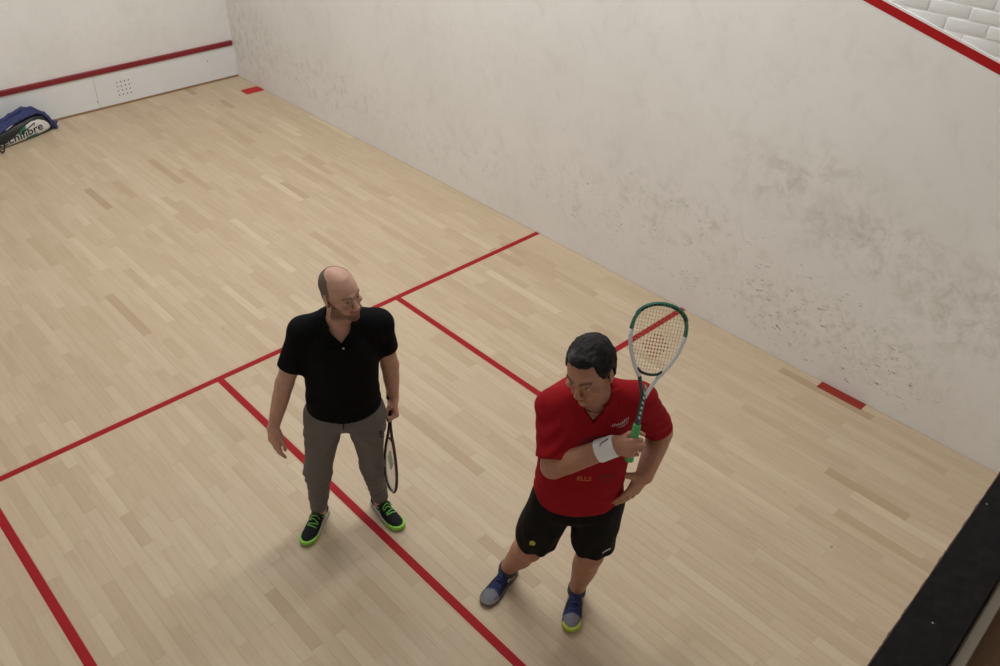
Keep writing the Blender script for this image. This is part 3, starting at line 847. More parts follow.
# relaxed right hand, left hand closed round the racket
jR = hand(f, J['wrR'], A3(.05, .12, -.99), A3(-.65, -.70, -.1), A3(-.75, .6, .1), [(8, 16, 12), (12, 22, 14), (16, 26, 18), (22, 30, 20)], [(.42, .85, .1), (.2, .95, .1), (.05, 1, .12)], 1.05, 0.08)
D1 = A3(-.10, .75, -.65); S1 = A3(-.03, .635, .74)
jL = hand(f, J['wrL'], D1, A3(.97, .10, -.05), S1, [(62, 88, 55), (66, 92, 55), (70, 92, 55), (74, 92, 55)], [(.55, .75, .45), (-.05, .75, .8), (-.5, .45, .8)], 1.05)
def skin1(V, N):
    C = np.tile(np.array(SK1, np.float32), (len(V), 1))
    L = head_local(V, H1, HM1)
    paint_face(C, L, 1.0, ((0.115, 0.052, 0.030), 0.85), (0.13, 0.075, 0.05), SK1)
    # reddened forearms and hands
    hands = sstep(-V[:, 2], -1.2, -.85) * (np.abs(V[:, 0] + .04) > .22)
    paint(C, 0.3 * hands, np.array(SK1) * (1.0, .82, .8))
    return C
body1, V, Q = finish('body', f, M_skin, p1, skin1, 1)
# hair: cropped sides and back
fh = Field(H1 - .14, H1 + .15, 0.0028)
fh.apply(ell(H1 + HM1 @ A3(0, -0.014, 0.036), (0.0795, 0.1015, 0.0905), HM1))
fh.apply(loft([(-.075, 0, -.01, -.085, .05), (-.05, 0, .03, -.10, .064), (-.01, 0, .05, -.10, .074), (.03, 0, .06, -.08, .074)], 2.2, H1, HM1), 'add', .01)
def hair_region(X, Y, Z):
    x, y, z = X - H1[0], Y - H1[1], Z - H1[2]
    lx = x * HM1[0, 0] + y * HM1[1, 0] + z * HM1[2, 0]; ly = x * HM1[0, 1] + y * HM1[1, 1] + z * HM1[2, 1]; lz = x * HM1[0, 2] + y * HM1[1, 2] + z * HM1[2, 2]
    front = ly - (0.018 + 0.20 * np.clip(lz - .03, -.2, 0) - .45 * np.clip(lz - .045, 0, 1))     # hairline runs back as it climbs
    low = (-0.045 - .4 * np.clip(-ly - .02, 0, .1)) - lz
    bald = 0.060 - np.sqrt(lx ** 2 + ((ly - .03) * .62) ** 2) - .0 * lz
    bald = np.where(lz > .04, bald, -1)
    ear = .030 - np.sqrt((ly + .008) ** 2 + (lz + .010) ** 2)
    ear = np.where(np.abs(lx) > .05, ear, -1)
    return np.maximum(np.maximum(front, low), np.maximum(bald, ear))
fh.keep(hair_region)
def hair1c(V, N):
    L = head_local(V, H1, HM1); C = np.tile(np.array((.115, .088, .068), np.float32), (len(V), 1))
    paint(C, 0.55 * sstep(L[:, 1], -.05, .03), (.20, .145, .11)); return C
finish('hair', fh, M_hairshort, p1, hair1c, 2)

# shirt
def shirt_field(J, lo, hi, st, sl_r, sl_end, neck_pts, rn, vdepth, vhalf, O, hem, k=0.035, shoulder=0.066):
    f = Field(lo, hi, HB)
    f.apply(loft(st, 2.25))
    for s, e in zip('RL', sl_end):
        f.apply(cutlimb(A3(*J['sh' + s]), lerp(J['sh' + s], J['el' + s], e), [(0, sl_r[0]), (.5, sl_r[1]), (1, sl_r[2])]), 'add', k)
        f.apply(cone(A3(*J['neck']) + A3(0, -.018, .012), A3(*J['sh' + s]) + A3(0, -.005, .002), .066, shoulder), 'add', .04)
    # collar: a second leaf of cloth that follows the shirt round the neck
    n0, n1 = neck_pts; au = unit(n1 - n0)
    clo, chi = n0 - .17, n0 + .17
    g = Field(np.maximum(clo, lo), np.minimum(chi, hi) + (0, 0, .03), HB * .8)
    g.apply(loft(st, 2.25))
    for s, e in zip('RL', sl_end):
        g.apply(cone(A3(*J['neck']) + A3(0, -.018, .012), A3(*J['sh' + s]) + A3(0, -.005, .002), .066, shoulder), 'add', .04)
    g.apply(cone(n0, n0 + au * .085, rn + .010, rn + .008), 'add', .02)
    g.f -= .0065
    g.apply(cone(n0 - au * .02, n1 + au * .05, rn, rn * 1.06), 'cut', .003)
    def ring_(X, Y, Z):
        x, y, z = X - n0[0], Y - n0[1], Z - n0[2]
        h_ = x * au[0] + y * au[1] + z * au[2]
        px_, py_, pz_ = x - h_ * au[0], y - h_ * au[1], z - h_ * au[2]
        rho = np.sqrt(px_ ** 2 + py_ ** 2 + pz_ ** 2); fr = np.clip(py_ / (rho + 1e-5), -1, 1) * .5 + .5
        lim = .094 + .020 * fr ** 3
        return np.maximum(np.maximum(rho - lim, h_ - (.088 - .020 * fr)), -.02 - h_)
    g.keep(ring_)
    f.apply(cone(neck_pts[0], neck_pts[1], rn, rn * 1.12), 'cut', .006)
    # open placket: V on the chest
    ox, oz = O
    def vee(X, Y, Z):
        t = (Z - (oz - vdepth)) / vdepth
        return np.maximum(np.abs(X - ox) - vhalf * np.clip(t, -0.2, 1.15), np.maximum(neck_pts[0][1] - Y, (oz - vdepth) - Z)) + 0 * Y
    f.apply(((ox - .12, 0, oz - vdepth - .02), (ox + .12, .4, oz + .10), vee), 'cut', .004)
    def vee2(X, Y, Z):
        t = (Z - (oz - vdepth)) / vdepth
        return np.maximum(np.abs(X - ox) - vhalf * np.clip(t, -0.2, 1.2) - .003, np.maximum(neck_pts[0][1] - Y, (oz - vdepth) - .06 - Z)) + 0 * Y
    g.apply(((ox - .14, 0, oz - vdepth - .08), (ox + .14, .4, oz + .14), vee2), 'cut', .003)
    f.keep(hem)
    return f, g
cy = 0.068
st1 = [(.82, -.035, cy + .135, cy - .15, .194), (.90, -.035, cy + .138, cy - .15, .194), (1.0, -.036, cy + .136, cy - .135, .190), (1.10, -.040, cy + .134, cy - .125, .185), (1.22, -.046, cy + .134, cy - .13, .187),
       (1.32, -.051, cy + .128, cy - .135, .186), (1.40, -.055, cy + .105, cy - .128, .165), (1.46, -.057, cy + .068, cy - .105, .118), (1.525, -.058, cy + .035, cy - .07, .07)]
NP1 = (A3(-.057, .078, 1.44), A3(-.066, .098, 1.60))
fs, fcol = shirt_field(J, (-0.42, -0.16, .84), (.36, .30, 1.56), st1, (.067, .066, .066), (.69, .58), NP1, .0605, .050, .040, (-.064, 1.464),
                 lambda X, Y, Z: (0.958 + .028 * np.clip(np.abs(X + .035) / .19, 0, 1) ** 2 - .0 * Y) - Z)
def folds1(V, N):
    a = vnoise(V * (9, 9, 4), 1, 1) * .5 + vnoise(V * (20, 20, 10), 1, 2) * .25
    z = V[:, 2]
    waist = np.exp(-((z - 1.02) / .10) ** 2)
    drag = np.sin(V[:, 2] * 70 + V[:, 0] * 25 + 3 * vnoise(V, 8, 3)) * waist * .0022
    return a * .006 + drag
M_black = simple('black_polo', (0.0035, 0.0035, 0.004), 0.9, spec=0.12, nscale=40, namp=0.25, bstr=0.12, bscale=500)
shirt1, V, Q = finish('shirt', fs, M_black, p1, None, 2, folds1); T1 = bvh(V, Q)
finish('collar', fcol, M_black, shirt1, None, 2)
M_button = simple('pale_button', (0.55, 0.5, 0.45), 0.4)
def button(tree, O, parent, mat, r=.0055):
    h_ = tree.ray_cast(Vector(O) + Vector((0, .3, 0)), Vector((0, -1, 0)))
    p = Vector(O) if h_[0] is None else h_[0]
    v, f_ = tube_vf([p + Vector((0, -.002, 0)), p + Vector((0, .003, 0))], r, 10); return obj_from('button', v, f_, mat, parent, False)
button(T1, (-.072, 0, 1.404), shirt1, M_button)

# sweatpants
ft = Field((-0.30, -0.20, .06), (.33, .27, 1.02), HB)
cy = 0.07
ft.apply(loft([(.875, -.035, cy + .108, cy - .13, .165), (.90, -.035, cy + .118, cy - .135, .180), (.95, -.035, cy + .118, cy - .13, .182), (1.01, -.036, cy + .112, cy - .118, .172)], 2.2))
ft.apply(ell((-.035, cy - .012, .858), (.055, .095, .040)), 'add', .03)
for s in 'RL':
    sg = 1 if s == 'R' else -1
    kn = A3(*J['kne' + s]); an = A3(*J['ank' + s]) + A3(0, 0, .015)
    ft.apply(limb(A3(*J['hip' + s]) + A3(sg * .008, -.005, -.02), kn, [(0, .108), (.25, .100), (.6, .082), (1, .068)]), 'add', .035)
    ft.apply(limb(kn, an, [(0, .068), (.25, .066), (.6, .058), (.82, .054), (1, .050)]), 'add', .03)
ft.keep(lambda X, Y, Z: .092 - Z + 0 * X)
def foldt(V, N):
    z = V[:, 2]; a = vnoise(V * (10, 10, 5), 1, 5) * .006 + vnoise(V * (26, 26, 15), 1, 6) * .003
    kn = np.exp(-((z - .44) / .07) ** 2) + .9 * np.exp(-((z - .25) / .06) ** 2)
    a += kn * np.sin(z * 105 + V[:, 0] * 40 + 4 * vnoise(V, 9, 7)) * .0055
    a += np.exp(-((z - .80) / .08) ** 2) * np.sin((z + 1.1 * np.abs(V[:, 0] + .035)) * 75 + 2 * vnoise(V, 7, 8)) * .004
    cuff = np.exp(-((z - .115) / .03) ** 4)
    return a * (1 - cuff) - cuff * .001
M_grey = simple('grey_jersey', (0.135, 0.124, 0.116), 0.9, spec=0.2, nscale=60, namp=0.12, bstr=0.15, bscale=450)
pants1, V, Q = finish('sweatpants', ft, M_grey, p1, None, 2, foldt); TP1 = bvh(V, Q)
M_blackprint = simple('black_print', (0.012, 0.012, 0.013), 0.7)
decal('emblem', strip_shape([(-.02, -.012), (-.006, -.002), (.006, .010), (.02, .018)], [.004, .012, .014, .006]), TP1, (-.205, .17, .83), (-1, .45, 0), (0, 0, 1), M_blackprint, pants1)
decal('emblem', strip_shape([(-.012, -.020), (.004, -.010), (.018, .002)], [.004, .008, .004]), TP1, (-.205, .17, .83), (-1, .45, 0), (0, 0, 1), M_blackprint, pants1)
# drawcord end under the hem
cord = []
for k_ in range(6): cord.append((-.030 + .004 * math.sin(k_), .185 + .003 * k_ - .004 * (k_ > 3), .905 - .012 * k_))
sub_mesh('drawcord', [(-.032, .192, .945), (-.031, .196, .925), (-.029, .192, .905)], .003, M_blackprint, pants1)
M_shoe1 = vcol_mat('sports_shoe_black', 0.75, 0.15, namp=0.12, nscale=90, bstr=0.2, bscale=260)
def s1u(L):
    C = np.tile(np.array((.010, .011, .012), np.float32), (len(L), 1)); x, y, z = L.T
    paint(C, ((np.abs(x) < .017) & (y > .015) & (y < .05) & (z > .073)).astype(float), (.16, .50, .06))        # green tongue top
    for a, b in ((.25, .02), (-.25, -.005)):
        m = (np.abs(z - .045 - a * (y - .03) * np.sign(x) * 0 + .35 * (y - .02)) < .005) & (y > -.05) & (y < .07) & (np.abs(x) > .028)
        paint(C, m.astype(float), (.30, .33, .30))
    m = (np.abs(z - .030 - .5 * (y + .02)) < .004) & (y > -.03) & (y < .04) & (np.abs(x) > .028)
    paint(C, m.astype(float), (.14, .42, .06)); return C
def s1s(L):
    x, y, z = L.T; C = np.tile(np.array((.42, .43, .40), np.float32), (len(L), 1))
    toe = sstep(y, .115, .15) * (z < .05)
    paint(C, toe, (.24, .52, .07)); paint(C, (z < .006).astype(float), (.10, .09, .07)); return C
M_lime = simple('lime_lace', (0.15, 0.52, 0.08), 0.6)
M_blacklace = simple('black_lace', (0.012, 0.012, 0.012), 0.7)
def laces(up, M, tree, O, mat, rows, parent, wd=.028, bow=None):
    O = A3(*O); V, Fc = [], []
    parts = []
    for i, (y, tilt) in enumerate(rows):
        pts = []
        for t in np.linspace(-1, 1, 7):
            q = O + M @ A3(t * wd, y + tilt * t, 0); h_ = tree.ray_cast(Vector((q[0], q[1], .3)), Vector((0, 0, -1)))
            z = h_[0].z if h_[0] else .07
            pts.append((q[0], q[1], z + .0015))
        parts.append(tube_vf(pts, .0036, 7))
    v, f_ = merge(parts); o = obj_from('laces', v, f_, mat, parent, True)
    if bow:
        y = bow; pp = []
        for sx in (-1, 1):
            for dy, dx in ((.012, .040), (-.008, .046)):
                pts = []
                for t in np.linspace(0, 1, 7):
                    q = O + M @ A3(sx * dx * t, y + dy * t, 0)
                    h_ = tree.ray_cast(Vector((q[0], q[1], .3)), Vector((0, 0, -1))); z = h_[0].z if h_[0] else .05
                    pts.append((q[0], q[1], max(z, .05) + .004 + .012 * math.sin(math.pi * t)))
                pp.append(tube_vf(pts, .0024, 6))
        v, f_ = merge(pp); obj_from('bow', v, f_, M_blacklace, parent, True)
    return o
for s, th in (('R', 213.7), ('L', 268)):
    a = J['ank' + s]; O = (a[0], a[1], 0)
    up, M, tr = shoe_objs(p1, O, math.radians(th) - A1, M_shoe1, s1u, s1s, .285)
    laces(up, M, tr, O, M_lime, [(.062, .004), (.079, -.004), (.096, .004), (.112, -.003)], up, bow=.05)

# ---------------------------------------------------------------- the man in red
A2 = math.radians(225); B2 = (3.58, -8.4)
p2 = empty('person', (B2[0], B2[1], 0), A2 - math.pi / 2)
tag(p2, 'dark-haired man in red shirt and black shorts, hand on hip, raising a racket', 'person')
RB2 = A3(3.529, -8.774, 1.386); RT2 = A3(3.730, -8.696, 2.036)         # racket butt and tip
ra = dir_local(unit(RT2 - RB2), A2); rb = pt_local(RB2, B2, A2)
fo = A3(-0.79, 0.16, 0.42); dR = unit(fo - ra * (fo @ ra)); dR = rot_axis(dR, ra, math.radians(-34)); nR = np.cross(ra, dR); SC2 = 1.06
gp = rb + ra * .078
wrR = gp - dR * .062 * SC2 - nR * .026 * SC2 - ra * .040; dH = unit(dR * .10 + ra * .034)
J = dict(hipR=(0.04, 0.095, 0.940), hipL=(-0.150, 0.100, 0.965), kneR=(0.147, 0.012, 0.49), kneL=(-0.148, 0.064, 0.517), ankR=(0.257, -0.171, 0.091), ankL=(-0.118, -0.06, 0.089),
         neck=(-0.085, 0.088, 1.550), shR=(0.080, 0.075, 1.466), shL=(-0.276, 0.050, 1.498), elR=(0.076, 0.222, 1.258), elL=(-0.420, -0.060, 1.222), wrR=tuple(wrR), wrL=(-0.336, 0.138, 1.140))
SK2 = (0.36, 0.172, 0.105)
fw = dir_local((-0.94, -0.24, -0.27), A2); HS2 = 1.07; upv = dir_local((-0.35, 0.02, 1.0), A2)
H2 = A3(-0.048, 0.143, 1.727); HM2 = head_frame(fw, upv)
f = Field((-0.52, -0.28, 0.03), (0.36, 0.40, 1.92), HB)
cy = 0.092
f.apply(loft([(.875, -.052, cy + .095, cy - .11, .15), (.94, -.052, cy + .115, cy - .125, .176), (1.07, -.055, cy + .13, cy - .11, .172), (1.20, -.06, cy + .13, cy - .11, .174),
              (1.35, -.072, cy + .122, cy - .12, .182), (1.44, -.08, cy + .10, cy - .12, .170), (1.51, -.084, cy + .065, cy - .10, .12), (1.58, -.086, cy + .04, cy - .07, .07)], 2.2))
legs(f, J, .090, .066, .066, .043)
arms(f, J, .056, .051, .056, .040)
for s in 'RL': f.apply(cone(A3(*J['neck']) + A3(0, -.015, .005), A3(*J['sh' + s]) + A3(0, -.005, -.006), .050, .056), 'add', .04)
f.apply(cone(A3(*J['neck']) + A3(0, -.015, -.05), H2 + HM2 @ A3(0, -.030, -.055), .068, .062), 'add', 0.025)
sculpt_head(f, H2, HM2, wide=1.05, fat=.004, sc=HS2)
jR2 = hand(f, J['wrR'], dH, nR, ra, [(74, 96, 50), (72, 98, 52), (74, 98, 54), (76, 98, 56)], [(.50, .40, .65), (.15, .30, .95), (-.45, .35, .80)], SC2)
dL = A3(.52, .36, -.78); nL = A3(.55, -.83, -.02)
jL2 = hand(f, J['wrL'], dL, nL, np.cross(nL, dL), [(8, 14, 10), (10, 16, 12), (12, 18, 12), (14, 20, 14)], [(.75, .35, .35), (.75, .45, .4), (.6, .6, .5)], 1.08, 0.16)
def skin2(V, N):
    C = np.tile(np.array(SK2, np.float32), (len(V), 1))
    L = head_local(V, H2, HM2) / HS2
    paint_face(C, L, 1.05, ((0.24, 0.125, 0.085), 0.35), (0.035, 0.022, 0.016), SK2)
    paint(C, 0.35 * sstep(-V[:, 2], -.7, -.4), np.array(SK2) * (.86, .74, .72))
    return C
body2, V, Q = finish('body', f, M_skin, p2, skin2, 1); TB2 = bvh(V, Q)
# hair: short, thick and black, greying at the temple
fh = Field(H2 - .16, H2 + .17, 0.003)
fh.apply(ell(H2 + HM2 @ A3(0, -0.020, 0.042) * HS2, np.array((0.0875 * 1.03, 0.105, 0.094)) * HS2, HM2))
fh.apply(loft([tuple(q * HS2 for q in t_) for t_ in [(-.085, 0, -.03, -.09, .055), (-.05, 0, .02, -.112, .075), (0, 0, .05, -.118, .086), (.05, 0, .07, -.10, .086)]], 2.3, H2, HM2), 'add', .012)
fh.apply(ell(H2 + HM2 @ A3(-.01, .040, .098) * HS2, np.array((.060, .040, .032)) * HS2, HM2), 'add', .02)
def hair2r(X, Y, Z):
    x, y, z = X - H2[0], Y - H2[1], Z - H2[2]
    lx, ly, lz = [(x * HM2[0, i] + y * HM2[1, i] + z * HM2[2, i]) / HS2 for i in range(3)]
    ax = np.abs(lx)
    # front hairline: high over the brow, sideburn before the ear
    line_y = .050 + .10 * np.clip(lz - .06, 0, 1) - .45 * np.clip(.055 - lz, 0, .075) + .25 * np.clip(-.02 - lz, 0, .03)
    hl = np.where(lz > .095, -1.0, ly - line_y)
    fl_ = .094 - .012 * np.cos(ax / .06 * 2.2) - lz
    fl_ = np.where(ly > .045, fl_, -1)
    low = (-.040 - .55 * np.clip(-ly - .01, 0, .10)) - lz
    ear = np.where(ax > .05, .031 - np.sqrt((ly + .010) ** 2 + (lz + .010) ** 2), -1)
    return np.maximum(np.maximum(hl, low), np.maximum(ear, fl_))
fh.keep(hair2r)
def hair2d(V, N):
    L = head_local(V, H2, HM2)
    return vnoise(L * (90, 60, 90), 1, 11) * .0030 + vnoise(L * (34, 22, 34), 1, 12) * .0035
def hair2c(V, N):
    L = head_local(V, H2, HM2); C = np.tile(np.array((.006, .005, .0045), np.float32), (len(V), 1))
    g = sstep(vnoise(L * (120, 60, 120), 1, 13), .0, .7)
    tem = np.exp(-((L[:, 0] - .045) / .022) ** 2 - ((L[:, 1] - .06) / .035) ** 2) + .6 * sstep(np.abs(L[:, 0]), .07, .08) * sstep(L[:, 1], -.01, .04) * sstep(-L[:, 2], -.03, .0)
    paint(C, .42 * tem * (.4 + .6 * g), (.24, .23, .22)); paint(C, .05 * g, (.12, .11, .10)); return C
finish('hair', fh, M_hairdark, p2, hair2c, 1, hair2d)

# red polo shirt
st2 = [(.84, -.05, cy + .145, cy - .155, .200), (.92, -.052, cy + .150, cy - .155, .202), (1.02, -.054, cy + .154, cy - .14, .200), (1.13, -.058, cy + .153, cy - .13, .197), (1.26, -.065, cy + .146, cy - .135, .198),
       (1.37, -.073, cy + .136, cy - .14, .196), (1.45, -.08, cy + .114, cy - .135, .176), (1.52, -.084, cy + .076, cy - .11, .125), (1.585, -.086, cy + .040, cy - .075, .075)]
NP2 = (A3(-.085, .095, 1.49), A3(-.075, .115, 1.66))
fs, fcol = shirt_field(J, (-0.50, -0.18, .86), (.26, .36, 1.63), st2, (.073, .075, .076), (.84, .80), NP2, .0655, .038, .030, (-.080, 1.522),
                 lambda X, Y, Z: (0.965 + .030 * np.clip(np.abs(X + .052) / .2, 0, 1) ** 2 - .05 * (X + .05)) - Z, shoulder=.071)
def folds2(V, N):
    a = vnoise(V * (8, 8, 3.5), 1, 21) * .5 + vnoise(V * (19, 19, 9), 1, 22) * .25
    z = V[:, 2]; x = V[:, 0]
    w1 = np.exp(-((z - 1.05) / .10) ** 2)
    drag = np.sin(z * 62 - x * 30 + 3 * vnoise(V, 7, 23)) * w1 * .0035
    # creases that pull from the armpits across the chest
    ap = np.exp(-((z - 1.38) / .09) ** 2) * np.exp(-((np.abs(x + .07) - .15) / .07) ** 2)
    drag += ap * np.sin((z + np.abs(x + .07) * .8) * 85 + 2 * vnoise(V, 6, 24)) * .0045
    slv = sstep(np.abs(x + .09), .20, .26)
    drag += slv * np.sin(z * 95 + 3 * vnoise(V, 8, 25)) * .003
    return a * .008 + drag
M_redshirt = simple('red_polo', (0.24, 0.005, 0.009), 0.85, spec=0.12, nscale=30, namp=0.10, bstr=0.12, bscale=500)
shirt2, V, Q = finish('shirt', fs, M_redshirt, p2, None, 2, folds2); T2 = bvh(V, Q)
finish('collar', fcol, M_redshirt, shirt2, None, 2)
M_white = simple('white_print', (0.62, 0.55, 0.54), 0.7)
M_darkprint = simple('dark_print', (0.055, 0.006, 0.010), 0.8)
M_orange = simple('orange_print', (0.42, 0.10, 0.012), 0.7)
cx_ = (-1, .12, 0)
def put(nm, shp, x, z, mat, parent=None): return decal(nm, shp, T2, (x, .25, z), cx_, (0, 0, 1), mat, shirt2)
def scribble(n, w, h, seed):
    """a word too small to read: a row of short upright strokes"""
    r_ = random.Random(seed); parts = []
    for i in range(n):
        x = (i + .5) * w / n - w / 2; hh = h * r_.choice((.7, .85, 1)); parts.append(([(x - w / n * .3, -h / 2), (x - w / n * .05, -h / 2), (x + w / n * .08, hh - h / 2), (x - w / n * .2, hh - h / 2)], [(0, 1, 2, 3)]))
        parts.append(([(x - w / n * .2, -h * .1), (x + w / n * .3, -h * .1), (x + w / n * .3, h * .12), (x - w / n * .2, h * .12)], [(0, 1, 2, 3)]))
    return merge(parts)
put('chest_logo', scribble(9, .072, .012, 1), -.185, 1.472, M_white)
put('chest_logo', scribble(13, .046, .005, 2), -.196, 1.461, M_white)
# large dark tone-on-tone motif with orange lettering
for k_ in range(5):
    pts = [(-.085 + .17 * t, .030 * math.sin(math.pi * t) * (1 - .3 * k_ / 4)) for t in np.linspace(0, 1, 12)]
    put('shirt_print', strip_shape([(x_, y_ - .014 * k_) for x_, y_ in pts], [.003 + .004 * math.sin(math.pi * i / 11) for i in range(12)]), -.100, 1.395, M_darkprint)
put('shirt_print', text_shape('ELLS', .032, .0008, 1.0), -.058, 1.205, M_orange)
put('shirt_print', scribble(5, .075, .026, 3), -.150, 1.216, M_darkprint)
put('shirt_print', scribble(6, .060, .016, 4), -.155, 1.188, M_darkprint)
button(T2, (-.078, 0, 1.465), shirt2, simple('red_button', (0.18, 0.01, 0.012), 0.5))
# necklace cord
cordp = []
for k_ in range(25):
    a = math.radians(-120 + 240 * k_ / 24)
    cordp.append((-.083 + .072 * math.sin(a), .108 + .066 * math.cos(a), 1.568 - .040 * (math.cos(a) * .5 + .5) ** 1.5))
sub_mesh('necklace', cordp, .0022, M_blackprint, p2, 6)

# shorts
fs2 = Field((-0.34, -0.16, .46), (.26, .30, 1.06), HB)
fs2.apply(loft([(.868, -.052, cy + .118, cy - .14, .175), (.90, -.052, cy + .130, cy - .145, .190), (.98, -.053, cy + .132, cy - .14, .190), (1.05, -.054, cy + .13, cy - .13, .186)], 2.2))
fs2.apply(ell((-.052, cy - .012, .85), (.06, .10, .045)), 'add', .03)
for s, e in (('R', .79), ('L', .79)):
    sg = 1 if s == 'R' else -1
    h0 = A3(*J['hip' + s]) + A3(sg * .010, 0, -.02); h1 = lerp(J['hip' + s], J['kne' + s], e) + A3(0, .004, 0)
    fs2.apply(cutlimb(h0, h1, [(0, .112), (.4, .112), (1, .107)]), 'add', .03)
    kn_ = lerp(J['hip' + s], J['kne' + s], e)
    fs2.apply(cone(lerp(J['hip' + s], J['kne' + s], .70), A3(*J['kne' + s]), .076, .070), 'cut', .0) if False else None
def folds3(V, N):
    z = V[:, 2]; x = V[:, 0]
    a = vnoise(V * (14, 14, 5), 1, 31) * .007 + vnoise(V * (30, 30, 12), 1, 32) * .003
    a += np.sin((x + .3 * z) * 70 + 3 * vnoise(V, 6, 33)) * .005 * sstep(-z, -.85, -.55)
    return a
M_shorts = simple('black_shorts', (0.0035, 0.0033, 0.0035), 0.8, spec=0.15, nscale=40, namp=0.2, bstr=0.1, bscale=400)
shorts, V, Q = finish('shorts', fs2, M_shorts, p2, None, 2, folds3); TS = bvh(V, Q)
M_whitep = simple('white_emblem', (0.7, 0.7, 0.7), 0.6); M_yellowp = simple('yellow_emblem', (0.45, 0.36, 0.04), 0.6)
decal('emblem', strip_shape([(-.024, -.004), (-.008, .001), (.008, .0), (.022, .007)], [.004, .011, .009, .003]), TS, (-.215, .17, .665), (-1, .25, .12), (0, 0, 1), M_whitep, shorts)
decal('emblem', poly_shape([(-.008, -.02), (.007, -.017), (.010, .004), (.002, .02), (-.008, .008)]), TS, (.165, .13, .690), (-.80, -.55, 0), (0, 0, 1), M_yellowp, shorts, .004)

# wristband with a black swoosh
fb = Field(A3(*J['wrR']) - .16, A3(*J['wrR']) + .16, .0028)
ev, wv = A3(*J['elR']), A3(*J['wrR']); ub = unit(wv - ev)
b0, b1 = wv - ub * .082, wv + ub * .002
lo_, hi_, lf = limb(b0, b1, [(0, .0500), (.3, .0495), (.85, .0475), (1, .0455)])
def bandf(X, Y, Z):
    d = lf(X, Y, Z); t0 = (X - b0[0]) * ub[0] + (Y - b0[1]) * ub[1] + (Z - b0[2]) * ub[2]; t1 = (X - b1[0]) * ub[0] + (Y - b1[1]) * ub[1] + (Z - b1[2]) * ub[2]
    return np.maximum(d, np.maximum(-t0, t1))
fb.apply((lo_, hi_, bandf))
M_band = simple('white_terry', (0.72, 0.71, 0.70), 0.95, spec=0.1, nscale=60, namp=0.05, bstr=0.5, bscale=600)
band, V, Q = finish('wristband', fb, M_band, p2, None, 2, lambda V, N: vnoise(V, 60, 41) * .0012); TW = bvh(V, Q)
bx = ub; nvw = unit(dir_local(-A3(*CF), A2) + A3(0, 0, .3)); nvw = unit(nvw - bx * (nvw @ bx)); byv = np.cross(nvw, bx)
decal('emblem', strip_shape([(-.020, -.010), (-.016, .001), (-.005, .006), (.008, .009), (.021, .014)], [.002, .004, .004, .005, .005]), TW, (b0 + b1) / 2 + nvw * .04 + byv * .022 + bx * .010, bx, byv, M_blackprint, band)
# rings
M_gold = simple('gold', (0.75, 0.62, 0.42), 0.25, metallic=1.0)
def ring(J4, parent, r=.0118):
    a, b = J4[0], J4[1]; c_ = a * .45 + b * .55; u = unit(b - a); q = unit(np.cross(u, A3(.3, .5, .8))); e = np.cross(u, q)
    v, f_ = tube_vf([tuple(c_ + q * r * math.cos(t) + e * r * math.sin(t)) for t in np.linspace(0, 2 * math.pi, 20, endpoint=False)], .0022, 6, closed=True)
    return obj_from('ring', v, f_, M_gold, parent, True)
ring(jR2[3], p2); ring(jL2[3], p2)

M_shoe2 = vcol_mat('sports_shoe_blue', 0.7, 0.2, namp=0.12, nscale=90, bstr=0.2, bscale=260)
def s2u(L):
    C = np.tile(np.array((.012, .020, .075), np.float32), (len(L), 1)); x, y, z = L.T
    toe = sstep(y - .25 * np.abs(x), .128, .136)
    paint(C, sstep(np.abs(x), .026, .032) * (y < .12) * (z < .08), (.012, .012, .020))
    paint(C, toe, (.14, .14, .155))
    m = (np.abs(z - .055 + .25 * (y - .02)) < .006) & (np.abs(x) > .028) & (y > .025) & (y < .05)
    paint(C, m.astype(float), (.45, .46, .44))
    m = (np.abs(z - .080) < .006) & (np.abs(x) > .024) & (y > -.03) & (y < .03) & (np.sin(y * 420) > 0)
    paint(C, m.astype(float), (.30, .36, .22)); return C
def s2s(green):
    def fn(L):
        x, y, z = L.T; C = np.tile(np.array((.05, .055, .075), np.float32), (len(L), 1))
        paint(C, ((z > .018) & (y < .13)).astype(float), (.10, .10, .12))
        toe = sstep(y - .35 * x, .150, .175)
        paint(C, toe, (.34, .40, .05) if green else (.13, .115, .10)); return C
    return fn
M_navylace = simple('navy_lace', (0.014, 0.022, 0.085), 0.7)
M_sock = simple('dark_sock', (0.03, 0.035, 0.06), 0.9, nscale=50)
for s, th, gr in (('R', 194, False), ('L', 216, True)):
    a = J['ank' + s]; O = (a[0], a[1], 0)
    up, M, tr = shoe_objs(p2, O, math.radians(th) - A2, M_shoe2, s2u, s2s(gr), .292)
    laces(up, M, tr, O, M_navylace, [(.050, .003), (.066, -.003), (.082, .003), (.098, -.003), (.112, .003)], up)
    kd = unit(A3(*J['kne' + s]) - A3(*a)); q0 = A3(*a) - A3(0, 0, .03); q1 = A3(*a) + kd * (.035 if s == 'R' else .02)
    v, f_ = tube_vf([tuple(q0), tuple(a), tuple(q1), tuple(q1 + kd * .004)], [.050, .0478, .0478, .044], 20); obj_from('sock', v, f_, M_sock, p2, True)

